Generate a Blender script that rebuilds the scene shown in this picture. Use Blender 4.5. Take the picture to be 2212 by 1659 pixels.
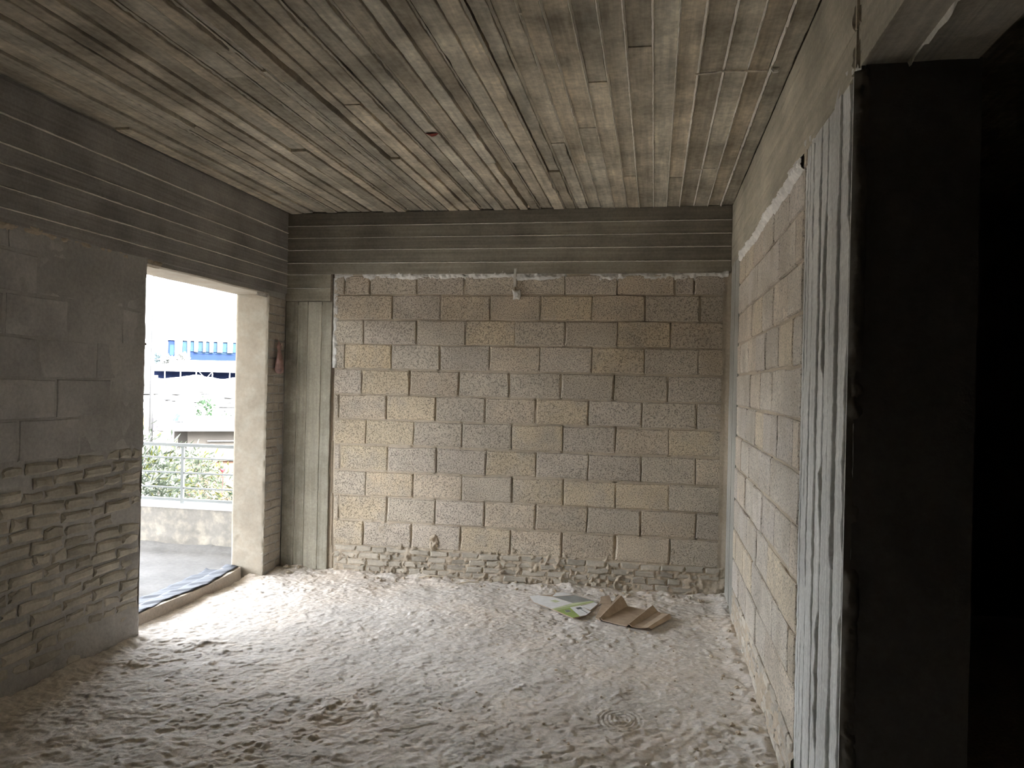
import bpy, math, random
import numpy as np
from mathutils import Matrix, Vector

for o in list(bpy.data.objects):
    bpy.data.objects.remove(o)
S = bpy.context.scene
COL = S.collection
rnd = random.Random(7)

# ------------------------------------------------------------------ camera
H = 1.56
PSI, ROLL = math.radians(10.47), math.radians(1.3)
cam_d = bpy.data.cameras.new('camera')
cam_d.sensor_fit = 'HORIZONTAL'
cam_d.sensor_width = 36.0
cam_d.lens = 36.0 * 1661.0 / 2212.0
cam_d.clip_start, cam_d.clip_end = 0.02, 2000
cam = bpy.data.objects.new('camera', cam_d)
COL.objects.link(cam)
fw = Vector((-math.sin(PSI), math.cos(PSI), 0))
rt = Vector((math.cos(PSI), math.sin(PSI), 0))
up = Vector((0, 0, 1))
ix = math.cos(ROLL) * rt + math.sin(ROLL) * up
iy = -math.sin(ROLL) * rt + math.cos(ROLL) * up
M = Matrix((ix, iy, -fw)).transposed().to_4x4()
M.translation = Vector((0, 0, H))
cam.matrix_world = M
S.camera = cam

# ------------------------------------------------------------------ world, sun, exposure
SKY = 0.19
world = bpy.data.worlds.new('sky')
S.world = world
world.use_nodes = True
wn = world.node_tree.nodes
sky = wn.new('ShaderNodeTexSky')
sky.sky_type = 'NISHITA'
sky.sun_disc = False
sky.sun_elevation = math.radians(44.5)
sky.sun_rotation = math.radians(126)
sky.air_density, sky.dust_density, sky.ozone_density = 1.0, 7.0, 1.0
haze = wn.new('ShaderNodeHueSaturation')          # dusty white sky
haze.inputs['Saturation'].default_value = 0.30
world.node_tree.links.new(sky.outputs[0], haze.inputs['Color'])
world.node_tree.links.new(haze.outputs[0], wn['Background'].inputs[0])
wn['Background'].inputs[1].default_value = SKY
sun_d = bpy.data.lights.new('sun', 'SUN')
sun_d.energy = 0.8
sun_d.angle = math.radians(3)
sun_d.color = (1.0, 0.95, 0.86)
sun = bpy.data.objects.new('sun', sun_d)
COL.objects.link(sun)
sun.rotation_euler = Vector((-0.62, 0.45, -0.75)).to_track_quat('-Z', 'Y').to_euler()
S.view_settings.view_transform = 'Standard'
S.view_settings.look = 'None'
S.view_settings.gamma = 1.0
S.view_settings.use_curve_mapping = False
S.view_settings.exposure = 5.25
S.cycles.max_bounces = 12
S.cycles.diffuse_bounces = 8

# ------------------------------------------------------------------ helpers
def tag(o, label=None, cat=None, group=None, kind=None):
    if label: o['label'] = label
    if cat: o['category'] = cat
    if group: o['group'] = group
    if kind: o['kind'] = kind
    return o

def link(name, me, parent=None, loc=None):
    o = bpy.data.objects.new(name, me)
    COL.objects.link(o)
    if parent: o.parent = parent
    if loc is not None: o.location = loc
    return o

def empty(name, loc=(0, 0, 0), rz=0.0):
    o = bpy.data.objects.new(name, None)
    COL.objects.link(o)
    o.location = loc
    o.rotation_euler = (0, 0, rz)
    o.empty_display_size = 0.1
    return o

def mk(name, v, f, mats, smooth=False, idx=None):
    me = bpy.data.meshes.new(name)
    v = np.asarray(v, dtype=float)
    if isinstance(f, np.ndarray):
        me.vertices.add(len(v)); me.vertices.foreach_set('co', v.ravel())
        n, k = f.shape
        me.loops.add(n * k); me.loops.foreach_set('vertex_index', f.ravel().astype(np.int32))
        me.polygons.add(n)
        me.polygons.foreach_set('loop_start', np.arange(0, n * k, k, dtype=np.int32))
        me.polygons.foreach_set('loop_total', np.full(n, k, dtype=np.int32))
        me.update(calc_edges=True)
    else:
        me.from_pydata([tuple(p) for p in v], [], f)
        me.update()
    if not isinstance(mats, (list, tuple)): mats = [mats]
    for m in mats: me.materials.append(m)
    if idx is not None: me.polygons.foreach_set('material_index', idx)
    if smooth: me.polygons.foreach_set('use_smooth', [True] * len(me.polygons))
    me.update()
    return me

class MB:
    """collects shapes into one mesh"""
    def __init__(s): s.v, s.f, s.i = [], [], []
    def add(s, v, f, mi=0):
        b = len(s.v)
        s.v += [tuple(p) for p in v]
        s.f += [tuple(int(a) + b for a in q) for q in f]
        s.i += [mi] * len(f)
        return s
    def box(s, a, b, mi=0):
        x0, y0, z0 = a; x1, y1, z1 = b
        v = [(x0,y0,z0),(x1,y0,z0),(x1,y1,z0),(x0,y1,z0),(x0,y0,z1),(x1,y0,z1),(x1,y1,z1),(x0,y1,z1)]
        f = [(0,3,2,1),(4,5,6,7),(0,1,5,4),(1,2,6,5),(2,3,7,6),(3,0,4,7)]
        return s.add(v, f, mi)
    def tube(s, pts, r, n=8, mi=0):
        pts = [Vector(p) for p in pts]
        rs = r if isinstance(r, (list, tuple)) else [r] * len(pts)
        v, f = [], []
        for k, p in enumerate(pts):
            d = (pts[min(k + 1, len(pts) - 1)] - pts[max(k - 1, 0)]).normalized()
            a = d.orthogonal().normalized() if abs(d.z) > .99 else d.cross(Vector((0, 0, 1))).normalized()
            b = d.cross(a)
            for j in range(n):
                t = 2 * math.pi * j / n
                v.append(p + rs[k] * (math.cos(t) * a + math.sin(t) * b))
        for k in range(len(pts) - 1):
            for j in range(n):
                f.append((k*n+j, k*n+(j+1) % n, (k+1)*n+(j+1) % n, (k+1)*n+j))
        f.append(tuple(range(n - 1, -1, -1)))
        f.append(tuple((len(pts) - 1) * n + j for j in range(n)))
        return s.add(v, f, mi)
    def prism(s, poly, z0, z1, mi=0):
        n = len(poly)
        v = [(p[0], p[1], z0) for p in poly] + [(p[0], p[1], z1) for p in poly]
        f = [tuple(range(n - 1, -1, -1)), tuple(range(n, 2 * n))]
        f += [(j, (j + 1) % n, n + (j + 1) % n, n + j) for j in range(n)]
        return s.add(v, f, mi)
    def obj(s, name, mats, parent=None, smooth=False, loc=None):
        return link(name, mk(name, s.v, s.f, mats, smooth, s.i), parent, loc)

# ---- numpy noise
def vnoise(x, y, seed):
    n = 256
    L = np.random.RandomState(seed).rand(n, n)
    xi = np.floor(x).astype(int); yi = np.floor(y).astype(int)
    fx = x - xi; fy = y - yi
    fx = fx*fx*fx*(fx*(fx*6-15)+10); fy = fy*fy*fy*(fy*(fy*6-15)+10)
    x0 = xi % n; x1 = (xi + 1) % n; y0 = yi % n; y1 = (yi + 1) % n
    a = L[x0, y0]*(1-fx) + L[x1, y0]*fx
    b = L[x0, y1]*(1-fx) + L[x1, y1]*fx
    return (a*(1-fy) + b*fy) * 2 - 1
def fbm(x, y, sc, seed, oct=4, gain=.5):
    r = 0; a = 1; t = 0
    for k in range(oct):
        c, s_ = math.cos(k * .9 + .3), math.sin(k * .9 + .3)
        r = r + a * vnoise((x*c - y*s_)*sc + 17.3*k, (x*s_ + y*c)*sc + 5.1*k, seed + k)
        t += a; a *= gain; sc *= 2.03
    return r / t
def sstep(a, b, x):
    t = np.clip((x - a) / (b - a), 0, 1)
    return t * t * (3 - 2 * t)

# bases: (U length, V height, N outward normal)
B_BACK = (np.array((1, 0, 0.)), np.array((0, 0, 1.)), np.array((0, -1., 0)))
B_RIGHT = (np.array((0, -1., 0)), np.array((0, 0, 1.)), np.array((-1., 0, 0)))
B_LEFT = (np.array((0, 1., 0)), np.array((0, 0, 1.)), np.array((1., 0, 0)))
B_FAR = (np.array((-1., 0, 0)), np.array((0, 0, 1.)), np.array((0, 1., 0)))
B_CEIL = (np.array((0, 1., 0)), np.array((1., 0, 0)), np.array((0, 0, -1.)))
def rot90(B): return (B[1], -B[0], B[2])     # length runs up the wall

def tow(B, u, v, n):
    u = np.asarray(u, float)[..., None]; v = np.asarray(v, float)[..., None]; n = np.asarray(n, float)[..., None]
    return u * B[0] + v * B[1] + n * B[2]

def grid(B, org, u0, u1, v0, v1, res, fn):
    """a relief sheet: N offset fn(u, v)"""
    nu = max(2, int(round((u1-u0)/res))); nv = max(2, int(round((v1-v0)/res)))
    u, v = np.meshgrid(np.linspace(u0, u1, nu+1), np.linspace(v0, v1, nv+1), indexing='ij')
    n = fn(u, v)
    P = tow(B, u.ravel(), v.ravel(), n.ravel()) + np.array(org)
    i, j = np.meshgrid(np.arange(nu), np.arange(nv), indexing='ij')
    a = (i*(nv+1)+j).ravel()
    F = np.stack([a, a+nv+1, a+nv+2, a+1], 1)
    return P, F

def block_mesh(B, w, h, t, mat, seed, jit=.004, bev=.006, nu=2, nv=2, top=0.0):
    r = random.Random(seed)
    ring = []
    for k in range(nu): ring.append((-w/2 + w*k/nu, -h/2))
    for k in range(nv): ring.append((w/2, -h/2 + h*k/nv))
    for k in range(nu): ring.append((w/2 - w*k/nu, h/2))
    for k in range(nv): ring.append((-w/2, h/2 - h*k/nv))
    N = len(ring)
    P = []
    ring = [(x + r.uniform(-jit, jit), y + r.uniform(-jit, jit) + (r.uniform(-top, 0) if y > h*.4 else 0)) for x, y in ring]
    for x, y in ring: P.append((x, y, 0))
    for x, y in ring: P.append((x, y, t - bev*r.uniform(.5, 1.3)))
    for x, y in ring:
        b = bev * r.uniform(.6, 1.6)
        P.append((x - math.copysign(min(b, abs(x)), x), y - math.copysign(min(b, abs(y)), y), t + r.uniform(-.0015, .0015)))
    P = np.array(P)
    f = [tuple(range(2*N, 3*N)), tuple(range(N-1, -1, -1))]
    for q in (0, N):
        for j in range(N):
            f.append((q+j, q+(j+1) % N, q+N+(j+1) % N, q+N+j))
    return mk('piece', tow(B, P[:, 0], P[:, 1], P[:, 2]), f, mat)

def strip_mesh(B, L, w, t, mat, seed, seg=24, jag=.002, bite=0.0, bev=.002, warp=.001, gate=0.0):
    """a long board imprint with ragged edges"""
    r = np.random.RandomState(seed)
    u = np.linspace(-L/2, L/2, seg+1)
    def sm(per):
        m = max(3, int(L/per)); return np.interp(np.linspace(0, 1, seg+1), np.linspace(0, 1, m), r.uniform(-1, 1, m))
    if gate:
        q = np.clip((sm(.22)*.8 + .5*sm(.7))*5 + .9, .08, 1)*gate*(.72 + .28*sm(.06))
    e0 = -w/2 + jag*(.6*r.uniform(-1, 1, seg+1) + .6*sm(.25)); e1 = w/2 + jag*(.6*r.uniform(-1, 1, seg+1) + .6*sm(.25))
    if bite > 0:
        e1 = e1 - bite*np.clip(sm(.09)*.9 + .6*sm(.3) - .15, 0, 1.2)
        e0 = e0 + bite*np.clip(sm(.09)*.9 + .6*sm(.3) - .45, 0, 1.0)
    if gate: e1 = e1 - q
    tt = t + r.uniform(-warp, warp, seg+1)
    cols = [(e0, 0*u), (e0, tt-bev), (e0+bev, tt), (e1-bev, tt), (e1, tt-bev), (e1, 0*u)]
    P = np.concatenate([tow(B, u, a, b) for a, b in cols])
    n = seg+1; f = []
    for c in range(5):
        for k in range(seg):
            f.append((c*n+k, c*n+k+1, (c+1)*n+k+1, (c+1)*n+k))
    f.append(tuple(c*n for c in range(6))); f.append(tuple(c*n+seg for c in range(5, -1, -1)))
    # orientation: U x V must give N
    if np.dot(np.cross(B[0], B[1]), B[2]) < 0: f = [q[::-1] for q in f]
    return mk('strip', P, f, mat)

def ridge_mesh(B, L, w, h, mat, seed, seg=60, br=.12):
    """a thin mortar fin squeezed out between two boards"""
    r = np.random.RandomState(seed)
    u = np.linspace(-L/2, L/2, seg+1)
    hh = h * (.45 + .75*r.rand(seg+1)) * (r.rand(seg+1) > br)
    c = r.uniform(-.0012, .0012, seg+1)
    cols = [(c-w/2, 0*u - .004), (c + 0*u, hh), (c+w/2, 0*u - .004)]
    P = np.concatenate([tow(B, u, a, b) for a, b in cols])
    n = seg+1; f = []
    for k in range(seg):
        f.append((k, k+1, n+k+1, n+k)); f.append((n+k, n+k+1, 2*n+k+1, 2*n+k))
    if np.dot(np.cross(B[0], B[1]), B[2]) < 0: f = [q[::-1] for q in f]
    return mk('ridge', P, f, mat)

# ------------------------------------------------------------------ materials
def material(name, base, rough=.92, mott=(.78, 1.18), msc=1.6, fine=(.85, 1.12), fsc=45, grain=None, gamt=(.8, 1.15),
             pores=None, bump=.35, bdist=.004, tint=None, tsc=.9, spec=.25):
    m = bpy.data.materials.new(name); m.use_nodes = True
    nt = m.node_tree; N = nt.nodes; Lk = nt.links
    b = N['Principled BSDF']
    b.inputs['Roughness'].default_value = rough
    b.inputs['Specular IOR Level'].default_value = spec
    geo = N.new('ShaderNodeNewGeometry'); oi = N.new('ShaderNodeObjectInfo')
    def noise(sc, det=4, src=None, r=.55):
        n = N.new('ShaderNodeTexNoise'); n.inputs['Scale'].default_value = sc
        n.inputs['Detail'].default_value = det; n.inputs['Roughness'].default_value = r
        Lk.new(src or geo.outputs['Position'], n.inputs['Vector'])
        return n.outputs['Fac']
    def rng(fac, lo, hi, a=.3, c=.7):
        n = N.new('ShaderNodeMapRange')
        n.inputs['From Min'].default_value = a; n.inputs['From Max'].default_value = c
        n.inputs['To Min'].default_value = lo; n.inputs['To Max'].default_value = hi
        Lk.new(fac, n.inputs['Value']); return n.outputs[0]
    def mul(col, fac):
        n = N.new('ShaderNodeVectorMath'); n.operation = 'SCALE'
        Lk.new(col, n.inputs[0]); Lk.new(fac, n.inputs['Scale']); return n.outputs[0]
    rgb = N.new('ShaderNodeMixRGB'); rgb.blend_type = 'MULTIPLY'; rgb.inputs[0].default_value = 1
    rgb.inputs[1].default_value = (*base, 1); Lk.new(oi.outputs['Color'], rgb.inputs[2])
    col = rgb.outputs[0]
    if tint:
        mx = N.new('ShaderNodeMixRGB'); mx.inputs[2].default_value = (*tint, 1)
        Lk.new(rng(noise(tsc, 5), 0, .85, .45, .68), mx.inputs[0]); Lk.new(col, mx.inputs[1]); col = mx.outputs[0]
    col = mul(col, rng(noise(msc, 5), *mott))
    nf = noise(fsc, 5, r=.65)
    col = mul(col, rng(nf, *fine))
    hgt = nf
    if grain:
        mp = N.new('ShaderNodeMapping'); mp.inputs['Scale'].default_value = grain
        Lk.new(geo.outputs['Position'], mp.inputs['Vector'])
        g = noise(1.0, 6, mp.outputs[0], .6)
        col = mul(col, rng(g, *gamt))
        ad = N.new('ShaderNodeMath'); ad.operation = 'ADD'; Lk.new(hgt, ad.inputs[0]); Lk.new(g, ad.inputs[1]); hgt = ad.outputs[0]
    if pores:
        p = noise(pores, 3, r=.7)
        pm = rng(p, .42, 1.0, .36, .47)
        col = mul(col, pm)
        ad = N.new('ShaderNodeMath'); ad.operation = 'MULTIPLY_ADD'; ad.inputs[1].default_value = 1.4
        Lk.new(pm, ad.inputs[0]); Lk.new(hgt, ad.inputs[2]); hgt = ad.outputs[0]
    Lk.new(col, b.inputs['Base Color'])
    bp = N.new('ShaderNodeBump'); bp.inputs['Strength'].default_value = bump; bp.inputs['Distance'].default_value = bdist
    Lk.new(hgt, bp.inputs['Height']); Lk.new(bp.outputs[0], b.inputs['Normal'])
    return m

def plain(name, base, rough=.7, metal=0.0, spec=.3, var=.12, sc=3.0, trans=0.0):
    m = bpy.data.materials.new(name); m.use_nodes = True
    nt = m.node_tree; N = nt.nodes; b = N['Principled BSDF']
    b.inputs['Roughness'].default_value = rough; b.inputs['Metallic'].default_value = metal
    b.inputs['Specular IOR Level'].default_value = spec
    geo = N.new('ShaderNodeNewGeometry')
    n = N.new('ShaderNodeTexNoise'); n.inputs['Scale'].default_value = sc; n.inputs['Detail'].default_value = 4
    nt.links.new(geo.outputs['Position'], n.inputs['Vector'])
    mr = N.new('ShaderNodeMapRange'); mr.inputs[1].default_value = .3; mr.inputs[2].default_value = .7
    mr.inputs[3].default_value = 1 - var; mr.inputs[4].default_value = 1 + var
    nt.links.new(n.outputs['Fac'], mr.inputs[0])
    oi = N.new('ShaderNodeObjectInfo')
    mx = N.new('ShaderNodeMixRGB'); mx.blend_type = 'MULTIPLY'; mx.inputs[0].default_value = 1
    mx.inputs[1].default_value = (*base, 1); nt.links.new(oi.outputs['Color'], mx.inputs[2])
    sm = N.new('ShaderNodeVectorMath'); sm.operation = 'SCALE'
    nt.links.new(mx.outputs[0], sm.inputs[0]); nt.links.new(mr.outputs[0], sm.inputs['Scale'])
    nt.links.new(sm.outputs[0], b.inputs['Base Color'])
    if trans:
        t = N.new('ShaderNodeBsdfTranslucent'); nt.links.new(sm.outputs[0], t.inputs[0])
        ms = N.new('ShaderNodeMixShader'); ms.inputs[0].default_value = trans
        nt.links.new(b.outputs[0], ms.inputs[1]); nt.links.new(t.outputs[0], ms.inputs[2])
        nt.links.new(ms.outputs[0], N['Material Output'].inputs[0])
    return m

M_block = material('porous concrete block', (0.600, 0.525, 0.420), pores=115, fsc=70, bump=.8, bdist=.005, mott=(.85, 1.12), tint=(0.540, 0.475, 0.385), tsc=5)
M_mortar = material('rough mortar', (0.480, 0.405, 0.310), fsc=60, bump=.6, bdist=.006)
M_mortar_pale = material('pale mortar', (0.720, 0.700, 0.660), fsc=40, bump=.5, bdist=.006)
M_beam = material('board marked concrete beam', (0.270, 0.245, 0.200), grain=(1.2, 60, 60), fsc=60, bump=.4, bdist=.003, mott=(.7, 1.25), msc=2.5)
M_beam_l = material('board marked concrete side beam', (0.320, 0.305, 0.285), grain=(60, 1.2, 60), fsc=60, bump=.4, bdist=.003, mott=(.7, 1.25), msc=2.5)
M_colb = material('board marked concrete column', (0.350, 0.325, 0.260), grain=(45, 45, 1.4), fsc=60, bump=.4, bdist=.003, tint=(0.440, 0.415, 0.340), tsc=9)
M_ceil = material('board marked concrete ceiling', (0.600, 0.540, 0.430), grain=(40, 2.2, 40), gamt=(.72, 1.2), fsc=30, fine=(.75, 1.15), bump=.5, bdist=.003, mott=(.68, 1.25), msc=3.2, tint=(0.360, 0.320, 0.250), tsc=2.2)
M_fin = material('mortar fin', (0.700, 0.660, 0.580), fsc=80)
M_beam_r = material('concrete beam by the column', (0.500, 0.455, 0.370), grain=(60, 1.6, 25), fsc=60, bump=.5, bdist=.004, mott=(.75, 1.2), msc=2.5)
M_colr = material('ribbed concrete column', (0.660, 0.655, 0.620), grain=(60, 60, 1.2), fsc=70, bump=.4, bdist=.003)
M_deep = material('concrete darkened as shade', (0.130, 0.115, 0.090), fsc=40, bump=.5)  # shade in the colour: dark core makes the rib gaps read black
M_left = material('smeared cement block', (0.420, 0.405, 0.385), fsc=60, bump=.4, mott=(.75, 1.2), msc=3)
M_leftm = material('smeared cement mortar', (0.400, 0.385, 0.360), fsc=50, bump=.6, bdist=.006)
M_brick = material('cement brick', (0.470, 0.435, 0.375), fsc=60, bump=.5, mott=(.75, 1.2), msc=6)
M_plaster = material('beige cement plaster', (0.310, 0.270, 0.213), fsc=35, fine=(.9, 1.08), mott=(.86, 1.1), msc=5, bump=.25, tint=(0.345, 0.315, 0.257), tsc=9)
M_floor = material('dusty screed', (0.740, 0.685, 0.615), fsc=55, fine=(.78, 1.14), bump=.55, bdist=.006, mott=(.82, 1.14), msc=2.2, tint=(0.650, 0.560, 0.465), tsc=1.1)
M_hall = material('concrete darkened to look unlit', (.12, .11, .095), fsc=40)  # shade in the colour: keeps the hall and column end dark
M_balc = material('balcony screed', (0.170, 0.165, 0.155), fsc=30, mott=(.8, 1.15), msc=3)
M_memb = plain('bitumen membrane', (0.035, 0.041, 0.052), rough=.6, spec=.4, var=.3, sc=14)
M_rail = plain('painted railing metal', (.15, .16, .155), rough=.5)
M_card = plain('brown cardboard', (.43, .33, .235), rough=.85, sc=18)
M_cwhite = plain('white print', (.82, .82, .80), rough=.6, sc=25, var=.08)
M_cgrey = plain('grey print', (.30, .31, .29), rough=.6, sc=9, var=.25)
M_cgreen = plain('green print', (.36, .46, .15), rough=.6, sc=9)
M_cpale = plain('pale green print', (.58, .63, .40), rough=.6, sc=9)
M_cdark = plain('dark print', (.13, .14, .13), rough=.6)

# ------------------------------------------------------------------ room numbers
XL, XR, YB, ZC = -3.03, 0.55, 5.96, 2.935
D0, D1, ZH = 4.165, 5.66, 2.225           # door opening along the left wall
COURSE = [.212, .417, .620, .824, 1.037, 1.247, 1.447, 1.655, 1.860, 2.060, 2.262]
ROWS = {  # vertical joints, top course first
 2.262: [-2.516, -2.30, -1.90, -1.505, -1.09, -.698, -.297, .139, .283],
 2.060: [-2.105, -1.695, -1.291, -.89, -.483, -.081, .33],
 1.860: [-2.346, -1.897, -1.482, -1.092, -.689, -.285, .116],
 1.655: [-2.502, -2.103, -1.695, -1.278, -.892, -.474, -.077, .325],
 1.447: [-2.352, -1.942, -1.533, -1.12, -.716, -.305, .104],
 1.247: [-2.545, -2.137, -1.72, -1.313, -.905, -.496, -.086, .32],
 1.037: [-2.306, -1.901, -1.497, -1.092, -.689, -.282, .126],
 .824: [-2.525, -2.115, -1.706, -1.296, -.895, -.487, -.081, .322],
 .620: [-2.296, -1.895, -1.491, -1.082, -.676, -.273, .135],
 .417: [-2.527, -2.113, -1.704, -1.301, -.89, -.485, -.079, .334],
 .212: [-2.31, -1.90, -1.493, -1.084, -.681, -.267, .144]}
def row_top(z):
    k = COURSE.index(z)
    return COURSE[k+1] if k+1 < len(COURSE) else 2.425
def edge_l(z): return -2.575 - .05*(z/2.4)

# ------------------------------------------------------------------ floor
def floor_h(x, y):
    rough = .35 + .65*sstep(.6, -.2, fbm(x, y, .55, 91, 2) + .35*sstep(-.4, .5, x))
    big = .014*fbm(x, y, 1.1, 11, 3)
    lump = .012*fbm(x*1.0, y*1.15, 6.5, 21, 5, .62)
    t = fbm(x*.95, y*1.15, 3.6, 41, 5, .6)*3.4
    ter = (np.floor(t) + sstep(.72, 1.0, t - np.floor(t)))*.0075
    rid = .007*(1 - np.abs(fbm(x*.9, y*1.1, 9.5, 61, 4)))**3
    fine = .0036*fbm(x, y, 30, 71, 3, .7)
    clod = .016*sstep(.42, .75, fbm(x, y, 13, 81, 2))*sstep(-.1, .35, fbm(x, y, 1.7, 85, 2))
    h = big*.8 + rough*(lump + ter + rid*.8 + clod) + fine
    # crumbs heaped against the walls
    hb = sstep(.22, 0, YB - y)*(.018 + .03*fbm(x, y, 6, 31, 4))
    hr = sstep(.16, 0, XR - x)*(.012 + .025*fbm(x, y, 7, 33, 4))
    hl = sstep(.12, 0, x - XL)*sstep(D0+.1, D0-.1, y)*(.025 + .02*fbm(x, y, 7, 35, 3))
    # shoe print pressed into the dust
    dx, dy = x + .12, y - 3.66
    r = np.hypot(dx*1.0, dy*.8)
    tread = .0025*np.sin(r*300)*sstep(.13, .09, r)
    return h - .012 + hb + hr + hl + tread
P1, F1 = grid((np.array((1., 0, 0)), np.array((0, 1., 0)), np.array((0, 0, 1.))), (0, 0, 0),
              XL-.12, XR+.02, 2.25, YB+.03, .0072, floor_h)
mbv = MB().box((XL-.02, -4.2, -.25), (4.2, 2.25, -.004)).box((XL-.02, 2.25, -.25), (4.2, 6.2, -.075)).box((XR, 2.25, -.08), (4.2, 6.2, -.004))
nb = len(P1)
vv = np.concatenate([P1, np.array(mbv.v)]); ff = np.concatenate([F1, np.array(mbv.f) + nb])
floor = tag(link('floor', mk('floor', vv, ff, M_floor, True)), 'rough dusty cement screed floor', kind='structure')

# ------------------------------------------------------------------ ceiling
ceil = MB().box((-6.1, -4.2, ZC+.049), (4.2, 7.9, ZC+.22)).obj('ceiling', M_ceil)  # runs on outside as an unseen overhang, lengthened to hold back skylight
tag(ceil, 'concrete ceiling marked by formwork boards, with an overhang lengthened for shade', kind='structure')
seams = [-3.0]
while seams[-1] < -1.85: seams.append(seams[-1] + rnd.choice((.088, .098, .105, .112, .12)))
seams += [-1.734, -1.644, -1.566, -1.464, -1.375, -1.28, -1.186, -1.075, -.991, -.905, -.804, -.711, -.618, -.52, -.432,
          -.33, -.233, -.141, -.033, .063, .159, .266, .365, .462, XR]
YC0 = 1.2
for k in range(len(seams)-1):
    a, b = seams[k], seams[k+1]
    cuts = [YC0, YB]
    if rnd.random() < .55: cuts = [YC0, rnd.uniform(2.6, 5.4), YB]
    for c in range(len(cuts)-1):
        L = cuts[c+1]-cuts[c]-.001
        leftish = a < -.55
        gap = rnd.choice((.012, .015, .018, .021, .025)) if leftish else rnd.choice((.006, .009, .012))
        t = .050 + (rnd.uniform(-.011, .008) if a < -.55 else rnd.uniform(-.005, .005))
        me = strip_mesh(B_CEIL, L, b-a-gap, t, M_ceil, rnd.randrange(9999), seg=int(L*26), jag=.0018, bite=.009 if leftish else .004)
        o = link('board', me, ceil, (( a+b)/2, (cuts[c]+cuts[c+1])/2, ZC+.050))
        g = rnd.uniform(.72, 1.22); w = rnd.uniform(-.03, .04)
        o.color = (g*(1+w), g, g*(1-w), 1)
    if k and (a > -.75 or rnd.random() < .45):
        me = ridge_mesh(B_CEIL, YB-YC0, .013 if a > -.75 else .008, .012 if a > -.75 else .007, M_fin, rnd.randrange(9999), seg=160, br=.05 if a > -.75 else .5)
        link('seam_ridge', me, ceil, (a, (YB+YC0)/2, ZC-.002 if a > -.75 else ZC+.001))

# ------------------------------------------------------------------ back wall
def back_rel(u, v):
    n = -.009 + .006*fbm(u, v, 9, 201, 4) + .002*fbm(u, v, 40, 203, 2)
    col = u < -2.575 - .05*v/2.4
    for z, js in ROWS.items():
        inrow = (v > z) & (v < row_top(z))
        for j in js:
            n = np.where(inrow & (np.abs(u-j) < .013), n - .007 - .008*vnoise(u*0+j*31, v*9, 207), n)
    n = np.where(np.abs(u - (-2.575 - .05*v/2.4)) < .012, n - .03, n)
    # mortar droppings low on the wall
    low = sstep(.62, .05, v)*sstep(-.5, .1, fbm(u, v, 1.3, 215, 2)+.2)
    spl = sstep(.05, .5, fbm(u, v, 26, 221, 3, .65))
    n = n + low*spl*.016*(1+.7*fbm(u, v, 45, 225, 2))
    base = sstep(.24, .16, v)
    n = n + base*(.0105 + .009*fbm(u, v, 24, 231, 3, .65))
    # smeared patches on the right side
    sm = sstep(.25, .5, fbm(u*.8, v*1.2, 2.6, 241, 3))*sstep(-.2, .3, u)*sstep(1.6, 1.1, v)
    n = n + sm*.011
    return np.where(col, -.012 + 0*n, n)
P1, F1 = grid(B_BACK, (0, YB, 0), -2.66, XR+.02, -.05, 2.44, .009, back_rel)
m_ = MB().box((XL-.3, YB+.02, -.1), (XR+.3, YB+.25, ZC+.02))
nb = len(P1)
wall_back = link('wall_back', mk('wall_back', np.concatenate([P1, np.array(m_.v)]), np.concatenate([F1, np.array(m_.f)+nb]), M_mortar, True))
tag(wall_back, 'bare concrete block wall under a board marked beam', kind='structure')
pool = [block_mesh(B_BACK, .400, .193, .026, M_block, 300+k, jit=.004, bev=.008, nu=3) for k in range(8)]
def block_tone():
    g = rnd.uniform(.9, 1.1); q = rnd.random()
    if q < .14: c = (1.07, 1.02, .92)
    elif q < .34: c = (1.0, 1.0, 1.03)
    elif q < .5: c = (1.04, 1.0, .96)
    else: c = (1.0, 1.0, 1.0)
    return (g*c[0], g*c[1], g*c[2], 1)
SPECIAL = {(1.655, 1): (1.45, 1.2, .72), (1.655, 2): (1.15, 1.17, 1.2), (.620, 1): (1.3, 1.1, .78), (.824, 1): (1.3, 1.18, .8), (1.037, 1): (1.25, 1.13, .8),
           (2.06, 2): (1.12, .98, .78), (2.06, 5): (1.1, .95, .78), (2.06, 0): (1.18, 1.05, .85), (1.86, 0): (1.1, 1.14, 1.16)}
for z, js in ROWS.items():
    zt = row_top(z)
    xs = [edge_l((z+zt)/2)+.012] + js + [XR-.035]
    for k in range(len(xs)-1):
        w = xs[k+1]-xs[k]-.010; h = zt-z-.012
        if w < .03: continue
        if abs(w-.395) < .03 and abs(h-.192) < .014: me = pool[rnd.randrange(8)]
        else: me = block_mesh(B_BACK, w, h, .026, M_block, rnd.randrange(9999), top=.02 if z == 2.262 else 0)
        tilt = (xs[k]+1.0)*.000
        o = link('block', me, wall_back, ((xs[k]+xs[k+1])/2, YB+.026+rnd.uniform(-.003, .003), (z+zt)/2 + tilt))
        o.color = (*[1+(q-1)*.3 for q in SPECIAL[(z, k)]], 1) if (z, k) in SPECIAL else block_tone()
# thin brick courses at the foot of the wall
for c in range(4):
    x = edge_l(0)+.02 - rnd.uniform(0, .1); z = .004 + c*.052
    while x < XR-.06:
        w = rnd.uniform(.10, .20)
        x0 = max(x, edge_l(0)+.015); x1 = min(x+w, XR-.03)
        if x1-x0 > .03:
            me = block_mesh(B_BACK, x1-x0-.012, .042, .03, M_brick, rnd.randrange(9999), jit=.005, bev=.008)
            o = link('brick', me, wall_back, ((x0+x1)/2, YB+.022+rnd.uniform(-.008, .006), z+.026+rnd.uniform(-.003, .003)))
            g = rnd.uniform(.8, 1.1); o.color = (g, g*.97, g*.92, 1)
        x += w
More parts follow.
